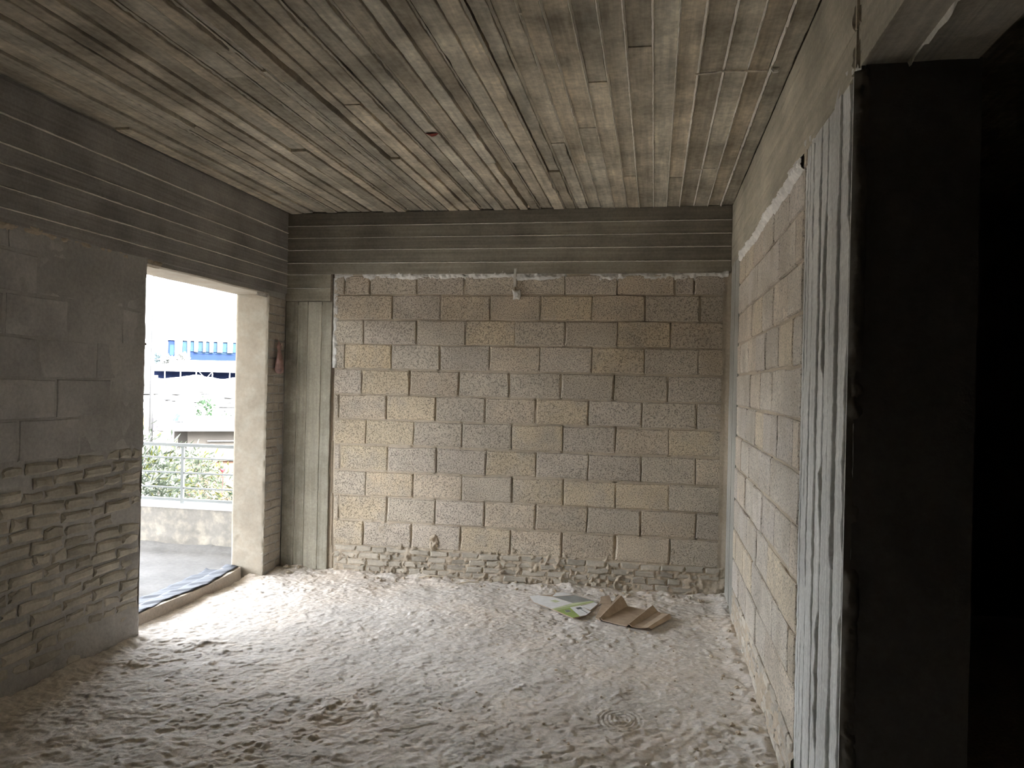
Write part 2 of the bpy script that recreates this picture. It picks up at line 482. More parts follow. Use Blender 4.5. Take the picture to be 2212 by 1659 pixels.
# beam over the blocks and the column in the corner, both printed by boards
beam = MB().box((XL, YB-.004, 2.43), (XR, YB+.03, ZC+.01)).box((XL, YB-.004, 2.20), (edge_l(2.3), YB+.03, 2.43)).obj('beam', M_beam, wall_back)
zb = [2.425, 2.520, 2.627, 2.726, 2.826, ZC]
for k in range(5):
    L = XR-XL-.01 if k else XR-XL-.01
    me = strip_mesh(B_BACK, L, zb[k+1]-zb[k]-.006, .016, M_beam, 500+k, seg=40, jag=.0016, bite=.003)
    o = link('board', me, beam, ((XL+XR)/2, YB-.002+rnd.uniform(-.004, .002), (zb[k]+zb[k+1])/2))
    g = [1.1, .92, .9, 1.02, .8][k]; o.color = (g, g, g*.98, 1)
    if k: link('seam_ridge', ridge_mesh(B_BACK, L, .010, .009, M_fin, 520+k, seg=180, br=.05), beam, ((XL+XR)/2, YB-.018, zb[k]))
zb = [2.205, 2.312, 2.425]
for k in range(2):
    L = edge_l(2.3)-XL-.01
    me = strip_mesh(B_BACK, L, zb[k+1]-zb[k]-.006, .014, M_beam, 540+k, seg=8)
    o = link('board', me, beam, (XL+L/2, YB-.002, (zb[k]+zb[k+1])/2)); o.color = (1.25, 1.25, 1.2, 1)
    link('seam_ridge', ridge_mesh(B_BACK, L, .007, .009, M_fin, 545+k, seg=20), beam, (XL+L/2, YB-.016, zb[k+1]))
column = MB().box((XL, YB+.0, -.05), (-2.625, YB+.03, 2.205)).obj('column', M_colb, wall_back)
cb = [XL+.005, -2.914, -2.828, -2.705, -2.615]
for k in range(4):
    me = strip_mesh(rot90(B_BACK), 2.2, cb[k+1]-cb[k]-.005, .016, M_colb, 560+k, seg=30, jag=.0018, bite=.004)
    o = link('board', me, column, ((cb[k]+cb[k+1])/2, YB+.002+.003*(k % 2), 1.10)); g = [.8, .95, 1.12, .98][k]; o.color = (g, g, g, 1)
    if k: link('seam_ridge', ridge_mesh(rot90(B_BACK), 2.15, .006, .006, M_fin, 570+k, seg=50, br=.4), column, (cb[k], YB-.010, 1.10))
# strip of concrete at the right end of the block wall
P1, F1 = grid(B_BACK, (0, YB, 0), XR-.055, XR+.005, .0, 2.43, .012, lambda u, v: .004+.006*fbm(u, v, 16, 251, 3)+.01*sstep(.02, .0, XR-u))
link('mortar_edge', mk('mortar_edge', P1, F1, M_mortar, True), wall_back)
# pale pointing squeezed along the top and the upper left edge of the blocks
def bead(B, org, u0, u1, v0, v1, amp, seed, res=.006, ragged=1.0, keep=.12):
    def fn(u, v):
        t = (v-v0)/(v1-v0)
        wob = .28*fbm(u, u*0, 6, seed, 3)*ragged
        env = np.clip(1-((t-.5-wob)/.42)**2, 0, 1)**.6
        msk = sstep(-.45, -.05, fbm(u, v*.3, 3.5, seed+4, 3)+keep)
        return -.018 + (amp+.018)*env*msk*(.65+.5*fbm(u, v, 22, seed+9, 3)+.2*fbm(u, v*2, 60, seed+14, 2))
    return grid(B, org, u0, u1, v0, v1, res, fn)
P1, F1 = bead(B_BACK, (0, YB-.004, 0), -2.60, XR-.02, 2.375, 2.465, .018, 601)
link('mortar_bead', mk('mortar_bead', P1, F1, M_mortar_pale, True), wall_back)
P1, F1 = bead(rot90(B_BACK), (0, YB-.002, 0), 1.66, 2.40, 2.560, 2.625, .012, 611, ragged=.4)
link('mortar_bead', mk('mortar_bead', P1, F1, M_mortar_pale, True), wall_back)
# plaster dab and streak on the upper course
dab = block_mesh(B_BACK, .062, .075, .035, M_mortar_pale, 77, jit=.008, bev=.014)
link('plaster_dab', dab, wall_back, (-1.078, YB+.005, 2.262))
dab = block_mesh(B_BACK, .03, .15, .02, M_mortar_pale, 78, jit=.006, bev=.006)
link('plaster_dab', dab, wall_back, (-1.092, YB+.002, 2.40)).color = (.8, .78, .74, 1)
# clot of mortar thrown at the wall low down
P1, F1 = grid(B_BACK, (-1.71, YB, .275), -.06, .06, -.08, .08, .005,
              lambda u, v: -.012+.05*np.clip(1-(u/.045)**2-(v/.07)**2, 0, 1)**.5*(.7+.8*fbm(u, v, 30, 641, 3)))
link('mortar_clot', mk('mortar_clot', P1, F1, M_mortar, True), wall_back)

# ------------------------------------------------------------------ right wall
YCOL0, YCOL1, YEND = 2.283, 3.09, 5.39
def right_rel(u, v):
    y = -u
    n = -.010 + .007*fbm(u, v, 9, 701, 4)
    n = n + sstep(.6, .05, v)*sstep(.0, .5, fbm(u, v, 14, 711, 4, .6))*.012 + sstep(.22, .15, v)*(.008+.01*fbm(u, v, 12, 721, 3))
    return n
P1, F1 = grid(B_RIGHT, (XR, 0, 0), -YEND, -YCOL1+.02, -.05, 2.49, .012, right_rel)
m_ = MB().box((XR+.035, YCOL1-.02, -.1), (XR+.31, YB+.25, ZC+.02)).box((XR+.1, YCOL0+.04, -.1), (XR+.31, YCOL1, ZC))
nb = len(P1)
wall_right = link('wall_right', mk('wall_right', np.concatenate([P1, np.array(m_.v)]), np.concatenate([F1, np.array(m_.f)+nb]), M_mortar, True))
tag(wall_right, 'concrete block wall ending in a ribbed concrete column', kind='structure')
poolr = [block_mesh(B_RIGHT, .392, .192, .03, M_block, 330+k, jit=.004, bev=.006) for k in range(6)]
RA = [5.05, 4.64, 4.235, 3.84, 3.445]; RB = [5.21, 4.82, 4.42, 4.05, 3.65, 3.255]
for k, z in enumerate(COURSE):
    zt = COURSE[k+1] if k+1 < len(COURSE) else 2.44
    js = RB if k % 2 == 1 else RA
    ys = [YEND] + [j+rnd.uniform(-.03, .03) for j in js] + [YCOL1]
    for q in range(len(ys)-1):
        w = ys[q]-ys[q+1]-.012; h = zt-z-.013
        if abs(w-.392) < .03 and k < 10: me = poolr[rnd.randrange(6)]
        else: me = block_mesh(B_RIGHT, w, h, .03, M_block, rnd.randrange(9999), top=.02 if k == 10 else 0)
        o = link('block', me, wall_right, (XR+.03+rnd.uniform(-.004, .003), (ys[q]+ys[q+1])/2, (z+zt)/2))
        c = block_tone(); o.color = (c[0]*1.12, c[1]*1.16, c[2]*1.24, 1)
for c in range(4):
    y = YEND; z = .004 + c*.052
    while y > YCOL1+.03:
        w = rnd.uniform(.12, .22); y1 = max(y-w, YCOL1)
        me = block_mesh(B_RIGHT, y-y1-.012, .042, .03, M_brick, rnd.randrange(9999), jit=.005, bev=.008)
        o = link('brick', me, wall_right, (XR+.026+rnd.uniform(-.006, .006), (y+y1)/2, z+.026))
        g = rnd.uniform(1.0, 1.25); o.color = (g, g*.98, g*.95, 1)
        y = y1
# concrete strip in the far corner
colfar = MB().box((XR+.012, YEND, -.05), (XR+.06, YB+.01, 2.49)).obj('column', M_colr, wall_right)
yy = [5.39, 5.52, 5.66, 5.80, 5.955]
for k in range(4):
    me = strip_mesh(rot90(B_RIGHT), 2.47, yy[k+1]-yy[k]-.008, .014, M_colr, 740+k, seg=30, jag=.003, bite=.006)
    o = link('board', me, colfar, (XR+.013+.003*(k % 2), (yy[k]+yy[k+1])/2, 1.235)); g = .55+.04*k; o.color = (g, g*.97, g*.9, 1)
# ribbed column: narrow board prints with deep ragged gaps
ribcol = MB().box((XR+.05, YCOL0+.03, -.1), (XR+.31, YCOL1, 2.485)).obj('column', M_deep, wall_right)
ry = [3.092, 3.045, 2.985, 2.915, 2.797, 2.706, 2.602, 2.507, 2.385, YCOL0]
gaps = [.020, .018, .024, .028, .062, .046, .034, .046, .0]
for k in range(9):
    y1, y0 = ry[k], ry[k+1] + (.010 if k == 8 else 0)
    me = strip_mesh((B_RIGHT[1], B_RIGHT[0], B_RIGHT[2]), 2.50, y1-y0-.003, .055, M_colr, 760+k, seg=140, jag=.0012, bite=.0, bev=.003, warp=.0012, gate=gaps[k])
    o = link('rib', me, ribcol, (XR+.055+rnd.uniform(-.004, .005), (y1+y0)/2, 1.225)); g = rnd.uniform(.86, 1.05); o.color = (g, g, g, 1)
# crumbly top of the column
P1, F1 = grid(B_RIGHT, (XR, 0, 0), -YCOL1-.02, -YCOL0, 2.44, 2.54, .008, lambda u, v: -.012+.03*fbm(u, v, 22, 781, 3)*sstep(2.44, 2.47, v)*sstep(2.54, 2.51, v))
link('mortar_bead', mk('mortar_bead', P1, F1, M_colr, True), wall_right)
link('mortar_clot', block_mesh(B_RIGHT, .085, .09, .03, M_mortar, 787, jit=.012, bev=.012), wall_right, (XR+.03, 3.10, 2.452))
# end face of the column, its shade put into a dark base colour
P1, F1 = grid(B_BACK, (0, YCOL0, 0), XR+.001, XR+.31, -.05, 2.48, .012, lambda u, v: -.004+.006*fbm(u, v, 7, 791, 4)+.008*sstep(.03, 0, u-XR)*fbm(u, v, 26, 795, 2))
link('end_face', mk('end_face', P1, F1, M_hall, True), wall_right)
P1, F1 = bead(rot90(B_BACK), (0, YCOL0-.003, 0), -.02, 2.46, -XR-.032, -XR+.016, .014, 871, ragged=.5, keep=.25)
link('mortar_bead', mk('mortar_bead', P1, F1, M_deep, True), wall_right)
# beam above: runs the whole depth of the place
rbeam = MB().box((XR+.012, -4.2, 2.475), (XR+.30, YB+.02, ZC+.02)).obj('beam', M_beam_r, wall_right)
for k, (y0, y1) in enumerate(((-4.1, 2.315), (2.345, YB))):
    for q, (z0, z1) in enumerate(((2.472, 2.60), (2.60, 2.73), (2.73, 2.86), (2.86, ZC))):
        me = strip_mesh((np.array((0, -1., 0)), np.array((0, 0, 1.)), np.array((-1., 0, 0))), y1-y0, z1-z0-.0015, .014, M_beam_r, 800+10*k+q, seg=60, jag=.0012, bite=.003)
        o = link('board', me, rbeam, (XR+.013, (y0+y1)/2, (z0+z1)/2)); g = rnd.uniform(.9, 1.1); o.color = (g, g, g*.97, 1)
me = ridge_mesh((np.array((0, 1., 0)), np.array((1., 0, 0)), np.array((0, 0, -1.))), 5.2, .012, .012, M_fin, 833, seg=160, br=.25)
link('seam_ridge', me, rbeam, (XR+.125, -.3, 2.472))
for y in (2.30, 2.36):
    me = ridge_mesh(rot90(B_RIGHT), .46, .012, .012, M_beam_r, 836+int(y*100), seg=30, br=.2)
    link('seam_ridge', me, rbeam, (XR+.002, y, 2.70))
# pale pointing under the beam
P1, F1 = bead(B_RIGHT, (XR-.002, 0, 0), -5.33, -3.12, 2.395, 2.490, .028, 851, ragged=.45, keep=.55)
link('mortar_bead', mk('mortar_bead', P1, F1, M_mortar_pale, True), wall_right).color = (1.25, 1.25, 1.25, 1)

# ------------------------------------------------------------------ left wall with the door opening
def left_rel(u, v):
    y = u
    lowb = sstep(1.16, 1.10, v)
    n = -.001 + .006*fbm(u, v, 6, 901, 4)
    n = n - lowb*.007 + lowb*.009*fbm(u, v, 10, 905, 4, .6)
    pl = sstep(-.05, .35, fbm(u, v, 1.6, 911, 3))*(1-lowb)
    n = n + pl*.006 + sstep(.28, .05, v)*sstep(-.2, .3, fbm(u, v, 4, 917, 3))*.016
    e = sstep(.16, .02, D0-u)
    return n + e*.006*(1+fbm(u, v, 9, 921, 2)) - .012*sstep(.012, 0, D0-u)
P1, F1 = grid(B_LEFT, (XL, 0, 0), 1.6, D0, -.06, 2.27, .012, left_rel)
m_ = MB()
m_.box((-3.31, -4.2, -.25), (XL-.025, D0, ZC+.02)).box((XL-.03, -4.2, -.1), (XL, 1.6, ZC))
m_.box((-3.31, D1+.012, -.25), (XL-.02, 6.62, ZC+.02)).box((-3.31, D0-.02, ZH+.014), (XL-.012, D1+.03, ZC+.02))
m_.box((XL-.03, D0-.6, 2.225+.012), (XL, YB, 2.27))
nb = len(P1)
wall_left = link('wall_left', mk('wall_left', np.concatenate([P1, np.array(m_.v)]), np.concatenate([F1, np.array(m_.f)+nb]), M_leftm, True))
wall_left.data.polygons.foreach_set('use_smooth', [i < len(F1) for i in range(len(wall_left.data.polygons))])
tag(wall_left, 'smeared block and brick wall with an open balcony doorway', kind='structure')
LROWS = [(1.125, 1.33, 3.644), (1.33, 1.535, 3.468), (1.535, 1.74, 3.755), (1.74, 1.945, 3.545), (1.945, 2.15, 3.75), (2.15, 2.262, 3.56)]
pooll = [block_mesh(B_LEFT, .398, .194, .026, M_left, 930+k, jit=.004, bev=.005) for k in range(5)]
for z, zt, j in LROWS:
    ys = []
    y = j
    while y > 1.7: y -= .41
    while y < D0-.05: ys.append(y); y += .41
    ys = [max(1.62, ys[0]-.2)] + ys + [D0-.004]
    for q in range(len(ys)-1):
        w = ys[q+1]-ys[q]-.01; h = zt-z-.010
        if w < .05: continue
        me = pooll[rnd.randrange(5)] if abs(w-.4) < .02 and h > .15 else block_mesh(B_LEFT, w, h, .026, M_left, rnd.randrange(9999), bev=.005)
        o = link('block', me, wall_left, (XL-.026+rnd.uniform(-.002, .004), (ys[q]+ys[q+1])/2, (z+zt)/2)); g = rnd.uniform(.88, 1.12); o.color = (g, g, g, 1)
poolb = [block_mesh(B_LEFT, .205, .052, .03, M_brick, 950+k, jit=.006, bev=.011) for k in range(8)]
for c in range(16):
    z = .01 + c*.0697
    y = 2.05 + rnd.uniform(0, .2)
    while y < D0-.03:
        w = rnd.choice((.217, .217, .217, .14, .11)); y1 = min(y+w, D0-.006)
        if y1-y > .04 and rnd.random() > (.35 if c < 2 else .06):
            me = poolb[rnd.randrange(8)] if abs(y1-y-.217) < .005 else block_mesh(B_LEFT, y1-y-.013, .052, .03, M_brick, rnd.randrange(9999), jit=.008, bev=.011)
            o = link('brick', me, wall_left, (XL-.027+rnd.uniform(-.003, .005), (y+y1)/2, z+.035+rnd.uniform(-.003, .003)+.012*math.sin(y*5+c*.5)))
            g = rnd.uniform(.8, 1.08); o.color = (g, g, g*.96, 1)
        y = y1
# short return between the opening and the corner
P1, F1 = grid(B_LEFT, (XL, 0, 0), D1+.004, YB, -.05, 2.27, .014, lambda u, v: -.003+.006*fbm(u, v, 9, 961, 4))
link('mortar_bed', mk('mortar_bed', P1, F1, M_leftm, True), wall_left)
c = 0; z = .01
while z < 2.19:
    ys = [D1+.004, D1+.004+(.11 if c % 2 else .2), YB-.01]
    for q in range(2):
        me = block_mesh(B_LEFT, ys[q+1]-ys[q]-.010, .062, .026, M_brick, rnd.randrange(9999), jit=.003, bev=.006)
        o = link('brick', me, wall_left, (XL-.0245+rnd.uniform(-.001, .001), (ys[q]+ys[q+1])/2, z+.035)); g = rnd.uniform(.8, .95); o.color = (g, g*.97, g*.95, 1)
    z += .0715; c += 1
# beam over the opening
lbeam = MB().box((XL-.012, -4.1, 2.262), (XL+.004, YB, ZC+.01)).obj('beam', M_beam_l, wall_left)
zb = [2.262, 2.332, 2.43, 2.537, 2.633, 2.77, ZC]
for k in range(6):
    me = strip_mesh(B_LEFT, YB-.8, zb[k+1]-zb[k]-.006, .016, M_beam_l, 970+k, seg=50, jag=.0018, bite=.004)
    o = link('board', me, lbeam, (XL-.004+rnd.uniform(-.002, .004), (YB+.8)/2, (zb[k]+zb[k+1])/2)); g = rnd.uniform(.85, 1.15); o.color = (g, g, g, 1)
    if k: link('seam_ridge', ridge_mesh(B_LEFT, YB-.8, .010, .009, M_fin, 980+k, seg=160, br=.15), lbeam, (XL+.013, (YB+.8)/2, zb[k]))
P1, F1 = bead(B_LEFT, (XL+.002, 0, 0), 1.8, 4.3, 2.225, 2.295, .016, 990)
link('mortar_bead', mk('mortar_bead', P1, F1, M_mortar, True), wall_left)
# plastered reveals of the opening
def jamb_rel(u, v):
    n = .0+.004*fbm(u, v, 4, 1001, 3)+.0012*fbm(u, v, 30, 1005, 3)
    n = n - .007*sstep(.02, -.03, v-.27-.07*fbm(u, v*0, 9, 1009, 3))
    return n - .010*sstep(.014, 0, -3.03-u)*(.6+.8*fbm(u, v, 18, 1011, 2)) - .012*sstep(.012, 0, u+3.31)
P1, F1 = grid(B_BACK, (0, D1, 0), -3.312, -3.028, -.05, ZH+.01, .008, jamb_rel)
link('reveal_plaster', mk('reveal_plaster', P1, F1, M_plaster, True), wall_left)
P1, F1 = grid(B_FAR, (0, D0-.002, 0), 3.03, 3.31, -.05, ZH+.01, .02, lambda u, v: .003*fbm(u, v, 5, 1021, 3))
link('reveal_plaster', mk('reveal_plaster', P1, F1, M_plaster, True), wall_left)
P1, F1 = grid(B_CEIL, (0, 0, ZH+.004), D0-.005, D1+.005, -3.312, -3.022, .012, lambda u, v: .004*fbm(u, v, 4, 1031, 3)-.008*sstep(.02, 0, -3.022-v))
if True: F1 = F1[:, ::-1]
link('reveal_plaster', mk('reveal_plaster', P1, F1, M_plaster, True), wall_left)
P1, F1 = grid(B_LEFT, (XL-.004, 0, 0), D1-.16, D1+.06, ZH-.02, ZH+.05, .007, lambda u, v: -.014+.034*sstep(-.1, .4, fbm(u, v, 20, 1041, 3))*np.clip(1-((u-D1+.07)/.1)**2, 0, 1)*np.clip(1-((v-ZH-.015)/.035)**2, 0, 1))
link('mortar_bead', mk('mortar_bead', P1, F1, M_mortar_pale, True), wall_left)

# ------------------------------------------------------------------ the unlit rest of the storey
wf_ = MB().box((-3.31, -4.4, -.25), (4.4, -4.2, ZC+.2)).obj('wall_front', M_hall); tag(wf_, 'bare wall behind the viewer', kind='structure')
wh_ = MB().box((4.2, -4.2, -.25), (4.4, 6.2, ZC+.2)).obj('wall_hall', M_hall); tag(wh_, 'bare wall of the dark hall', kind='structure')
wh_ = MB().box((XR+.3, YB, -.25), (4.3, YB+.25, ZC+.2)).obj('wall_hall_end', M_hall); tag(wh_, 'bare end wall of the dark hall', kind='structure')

# ------------------------------------------------------------------ threshold and balcony
pth = [(-3.165, D0-.02), (-3.160, 4.6), (-3.150, 4.95), (-3.155, 5.25), (-3.172, 5.47), (-3.215, 5.655)]
m_ = MB()
N_ = len(pth)
inn, out = [], []
for x, y in pth: inn.append((x, y)); out.append((x-.15, y))
v = []; f = []
for k in range(N_):
    x, y = pth[k]; t = .052+.004*math.sin(k*2.1)
    v += [(x+.006, y, -.06), (x, y, t), (x-.13, y, t+.004), (x-.14, y, -.06)]
for k in range(N_-1):
    for q in range(3): f.append((k*4+q, k*4+4+q, k*4+5+q, k*4+1+q))
f.append((3, 2, 1, 0)); f.append(tuple((N_-1)*4+q for q in range(4)))
curb = m_.add(v, f).obj('trim_1', M_mortar); tag(curb, 'low cement curb across the balcony doorway', kind='structure')
curb.color = (1.1, 1.15, 1.28, 1)
def memb(u, v):   # u along Y, v across
    return .006*fbm(u, v, 7, 1101, 3)
nu, nv = 70, 16
P1 = []
for i in range(nu+1):
    y = D0+.0 + (5.645-D0)*i/nu
    xi = np.interp(y, [p[1] for p in pth], [p[0] for p in pth])
    for j in range(nv+1):
        t = j/nv; x = xi-.018+.010*math.sin(y*9)+.004*math.sin(y*31)-t*(.30+.03*math.sin(y*4.0))
        z = .062 - .052*sstep(.32, .62, t) + .0035*math.sin(y*23+t*9) + .003*math.sin(y*61+t*21)
        if y > 5.55: z += .012*(y-5.55)/.1*t
        P1.append((x, y, float(z)))
F1 = [(i*(nv+1)+j, i*(nv+1)+j+1, (i+1)*(nv+1)+j+1, (i+1)*(nv+1)+j) for i in range(nu) for j in range(nv)]
mo = link('membrane', mk('membrane', P1, [q[::-1] for q in F1], M_memb, True), curb)
tag(mo, 'dark waterproofing sheet folded over the curb')
md = mo.modifiers.new('thickness', 'SOLIDIFY'); md.thickness = .004

P1, F1 = grid((np.array((1., 0, 0)), np.array((0, 1., 0)), np.array((0, 0, 1.))), (0, 0, 0), -5.9, -3.29, 3.2, 6.45, .025,
              lambda u, v: -.012+.006*fbm(u, v, 5, 1111, 4)+.03*sstep(.16, 0, 6.44-v)*(1+.6*fbm(u, v, 8, 1115, 3))+.03*sstep(.12, 0, u*0+(-3.31-u))*sstep(5.6, 5.75, v))
m_ = MB().box((-6.0, -4.2, -.25), (-3.29, 6.62, -.03))
nb = len(P1)
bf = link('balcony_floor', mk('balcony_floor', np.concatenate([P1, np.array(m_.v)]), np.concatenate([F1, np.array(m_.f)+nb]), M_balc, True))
tag(bf, 'pale screed floor of the balcony', kind='structure')
YP = 6.44
P1, F1 = grid(B_BACK, (0, YP, 0), -5.98, -3.29, -.03, .345, .02, lambda u, v: .003*fbm(u, v, 5, 1121, 3)+.006*sstep(.05, .0, v-.06-.04*fbm(u, v*0, 7, 1124, 3)))
m_ = MB().box((-6.0, YP+.006, -.2), (-3.31, YP+.15, .345)).box((-6.0, -4.2, -.2), (-5.86, YP+.15, .345))
nb = len(P1)
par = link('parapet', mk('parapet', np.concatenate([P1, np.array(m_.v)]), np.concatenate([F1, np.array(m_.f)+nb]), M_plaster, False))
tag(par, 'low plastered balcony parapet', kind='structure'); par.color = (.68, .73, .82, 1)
cop = MB().box((-6.02, YP-.012, .343), (-3.31, YP+.165, .378)).box((-6.02, -4.2, .343), (-5.845, YP-.012, .378)).obj('coping', plain('white coping', (.75, .75, .73)), par)

railing = empty('balcony_railing', (-4.2, YP+.06, .378))
tag(railing, 'pale painted metal railing on the balcony parapet', 'railing')
yr = YP+.06
def bar(name, a, b):
    m_ = MB().box(a, b); o = m_.obj(name, M_rail, railing); o.matrix_parent_inverse = Matrix.Translation(-railing.location); return o
bar('top_rail', (-5.93, yr-.022, .908), (-3.31, yr+.022, .936))
for z in (.515, .655, .793): bar('rail', (-5.93, yr-.007, z), (-3.31, yr+.007, z+.014))
bar('bottom_rail', (-5.93, yr-.014, .398), (-3.31, yr+.014, .424))
for x in (-5.905, -5.105, -4.305, -3.345): bar('post', (x-.013, yr-.013, .378), (x+.013, yr+.013, .909))
bar('top_rail', (-5.955, -4.0, .908), (-5.911, yr-.023, .936))
for z in (.515, .655, .793): bar('rail', (-5.94, -4.0, z), (-5.926, yr-.019, z+.014))
bar('bottom_rail', (-5.948, -4.0, .398), (-5.92, yr-.019, .424))
for y in (1.2, 2.2, 3.2, 4.2, 5.2): bar('post', (-5.946, y, .378), (-5.92, y+.026, .909))

# ------------------------------------------------------------------ things in the room
# printed carton sheet
def zf(x, y): return float(floor_h(np.array([x]), np.array([y]))[0])
zs = max(zf(x, y) for x in np.linspace(-.85, -.4, 8) for y in np.linspace(5.2, 5.7, 8)) + .003
out_p = [(-.87, 5.586), (-.812, 5.433), (-.663, 5.304), (-.497, 5.134), (-.417, 5.219), (-.392, 5.311), (-.40, 5.34), (-.359, 5.511), (-.408, 5.597), (-.545, 5.70), (-.627, 5.758), (-.69, 5.735), (-.72, 5.66), (-.805, 5.627)]
def prt(mb, poly, k, mi): mb.prism(poly, zs+.0035, zs+.0035+.0004*k, mi)
m_ = MB().prism(out_p, zs, zs+.0035, 0)
prt(m_, [(-.868, 5.585), (-.811, 5.436), (-.664, 5.307), (-.535, 5.487), (-.70, 5.61), (-.804, 5.625)], 1, 1)      # white panel
prt(m_, [(-.535, 5.487), (-.36, 5.53), (-.41, 5.594), (-.545, 5.697), (-.69, 5.612)], 1, 2)                          # grey panel
prt(m_, [(-.70, 5.625), (-.62, 5.66), (-.56, 5.705), (-.627, 5.755), (-.688, 5.732)], 1, 1)
prt(m_, [(-.664, 5.305), (-.63, 5.278), (-.385, 5.548), (-.41, 5.58), (-.535, 5.487)], 2, 4)                         # pale green band
prt(m_, [(-.648, 5.293), (-.64, 5.287), (-.39, 5.558), (-.40, 5.57)], 3, 3)
prt(m_, [(-.628, 5.276), (-.498, 5.138), (-.455, 5.18), (-.545, 5.372)], 2, 3)                                       # green panel
prt(m_, [(-.545, 5.372), (-.455, 5.18), (-.418, 5.222), (-.394, 5.311), (-.475, 5.437)], 2, 1)
prt(m_, [(-.47, 5.43), (-.40, 5.345), (-.36, 5.51), (-.386, 5.54)], 2, 1)
prt(m_, [(-.505, 5.37), (-.485, 5.335), (-.455, 5.37), (-.475, 5.40)], 4, 5)
prt(m_, [(-.575, 5.295), (-.555, 5.245), (-.525, 5.27), (-.545, 5.315)], 4, 2)
prt(m_, [(-.47, 5.345), (-.415, 5.265), (-.409, 5.272), (-.464, 5.352)], 4, 2)
prt(m_, [(-.70, 5.50), (-.66, 5.465), (-.63, 5.50), (-.67, 5.535)], 4, 4)
prt(m_, [(-.455, 5.18), (-.497, 5.138), (-.417, 5.217)], 4, 5)
o = m_.obj('printed_cardboard', [M_card, M_cwhite, M_cgrey, M_cgreen, M_cpale, M_cdark])
tag(o, 'flat white and green printed cardboard sheet on the dusty floor', 'cardboard')

# torn brown carton with raised folds: cross profiles from front to back
def sheet(name, profs, parent, mat=M_card, th=.005):
    P1 = [p for pr in profs for p in pr]; n = len(profs[0])
    f = [(i*n+j, i*n+j+1, (i+1)*n+j+1, (i+1)*n+j) for i in range(len(profs)-1) for j in range(n-1)]
    o = link(name, mk(name, P1, f, mat), parent)
    md = o.modifiers.new('thickness', 'SOLIDIFY'); md.thickness = th; md.offset = 0
    return o
carton = empty('torn_carton', (-.15, 5.3, 0)); tag(carton, 'torn brown cardboard carton with two folds standing up', 'cardboard')
zc = max(zf(x, y) for x in np.linspace(-.42, .12, 8) for y in np.linspace(5.04, 5.6, 8)) + .003
def lerp(a, b, t): return tuple(a[q]+(b[q]-a[q])*t for q in range(len(a)))
def fill(a, b, n): return [lerp(a, b, k/n) for k in range(n+1)]
def wsheet(name, front, back, n=6, bow=None, th=.005):
    """front, back: lists of matching points; n steps between"""
    profs = []
    for i in range(n+1):
        t = i/n
        pr = [lerp(a, b, t) for a, b in zip(front, back)]
        if bow: pr = [(x, y, z+bow(t, k)) for k, (x, y, z) in enumerate(pr)]
        profs.append([(x+.15, y-5.3, z) for x, y, z in pr])
    return sheet(name, profs, carton, th=th)
# flat panel lying under the printed sheet
wsheet('panel', [(-.352, 5.17, zc+.004), (-.335, 5.15, zc+.004), (-.315, 5.131, zc+.003)], [(-.33, 5.55, zc), (-.27, 5.62, zc+.001), (-.21, 5.56, zc+.003)])
wsheet('flap', [(-.350, 5.53, zc+.004), (-.345, 5.57, zc+.012), (-.350, 5.63, zc+.020)], [(-.27, 5.52, zc+.006), (-.27, 5.60, zc+.012), (-.29, 5.68, zc+.024)])
# big rounded fold standing up
wsheet('fold', [(-.320, 5.128, zc+.003), (-.325, 5.135, zc+.010), (-.322, 5.140, zc+.017), (-.318, 5.140, zc+.018), (-.310, 5.135, zc+.010), (-.300, 5.128, zc+.004)],
       [(-.235, 5.50, zc+.004), (-.232, 5.50, zc+.055), (-.215, 5.50, zc+.074), (-.195, 5.50, zc+.076), (-.176, 5.50, zc+.052), (-.150, 5.50, zc+.004)], 8)
# middle panel
wsheet('panel', [(-.300, 5.128, zc+.004), (-.22, 5.09, zc+.002), (-.142, 5.050, zc+.003)], [(-.150, 5.50, zc+.004), (-.08, 5.47, zc+.002), (-.02, 5.44, zc+.003)])
# second fold and the bent edge
wsheet('fold', [(-.142, 5.050, zc+.003), (-.125, 5.048, zc+.018), (-.105, 5.040, zc+.004), (-.05, 5.03, zc+.004), (-.018, 5.022, zc+.010), (.0, 5.02, zc+.016)],
       [(-.02, 5.44, zc+.003), (.025, 5.43, zc+.044), (.060, 5.39, zc+.014), (.085, 5.36, zc+.010), (.115, 5.32, zc+.022), (.137, 5.295, zc+.032)], 6)
wsheet('folded_edge', [(.0, 5.02, zc+.016), (.016, 5.022, zc+.002)], [(.137, 5.295, zc+.032), (.150, 5.292, zc+.004)], 4)

# plastic bag hung in the corner
bm = plain('thin red plastic', (.34, .21, .185), rough=.5, spec=.4, var=.5, sc=22)
bag = empty('plastic_bag', (XL+.002, 5.80, 1.60)); tag(bag, 'small crumpled reddish plastic bag hanging on the wall beside the doorway', 'plastic bag')
P1 = []; F1 = []
prof = [(.0, .012, .006), (.012, .055, .022), (.035, .062, .030), (.07, .060, .028), (.11, .050, .022), (.15, .036, .014), (.185, .026, .010), (.215, .034, .012), (.245, .024, .008), (.262, .006, .003)]
for k, (z, a, b) in enumerate(prof):
    for j in range(14):
        t = 2*math.pi*j/14
        q = 1+.16*math.sin(3*t+k*1.1)+.1*math.sin(5*t-k*.7)
        P1.append((.034+b*math.cos(t)*q, a*.8*math.sin(t)*q-.02*z/.26, z))
for k in range(len(prof)-1):
    for j in range(14): F1.append((k*14+j, k*14+(j+1) % 14, (k+1)*14+(j+1) % 14, (k+1)*14+j))
F1.append(tuple(range(13, -1, -1))); F1.append(tuple((len(prof)-1)*14+j for j in range(14)))
link('bag_body', mk('bag_body', P1, F1, bm, True), bag)
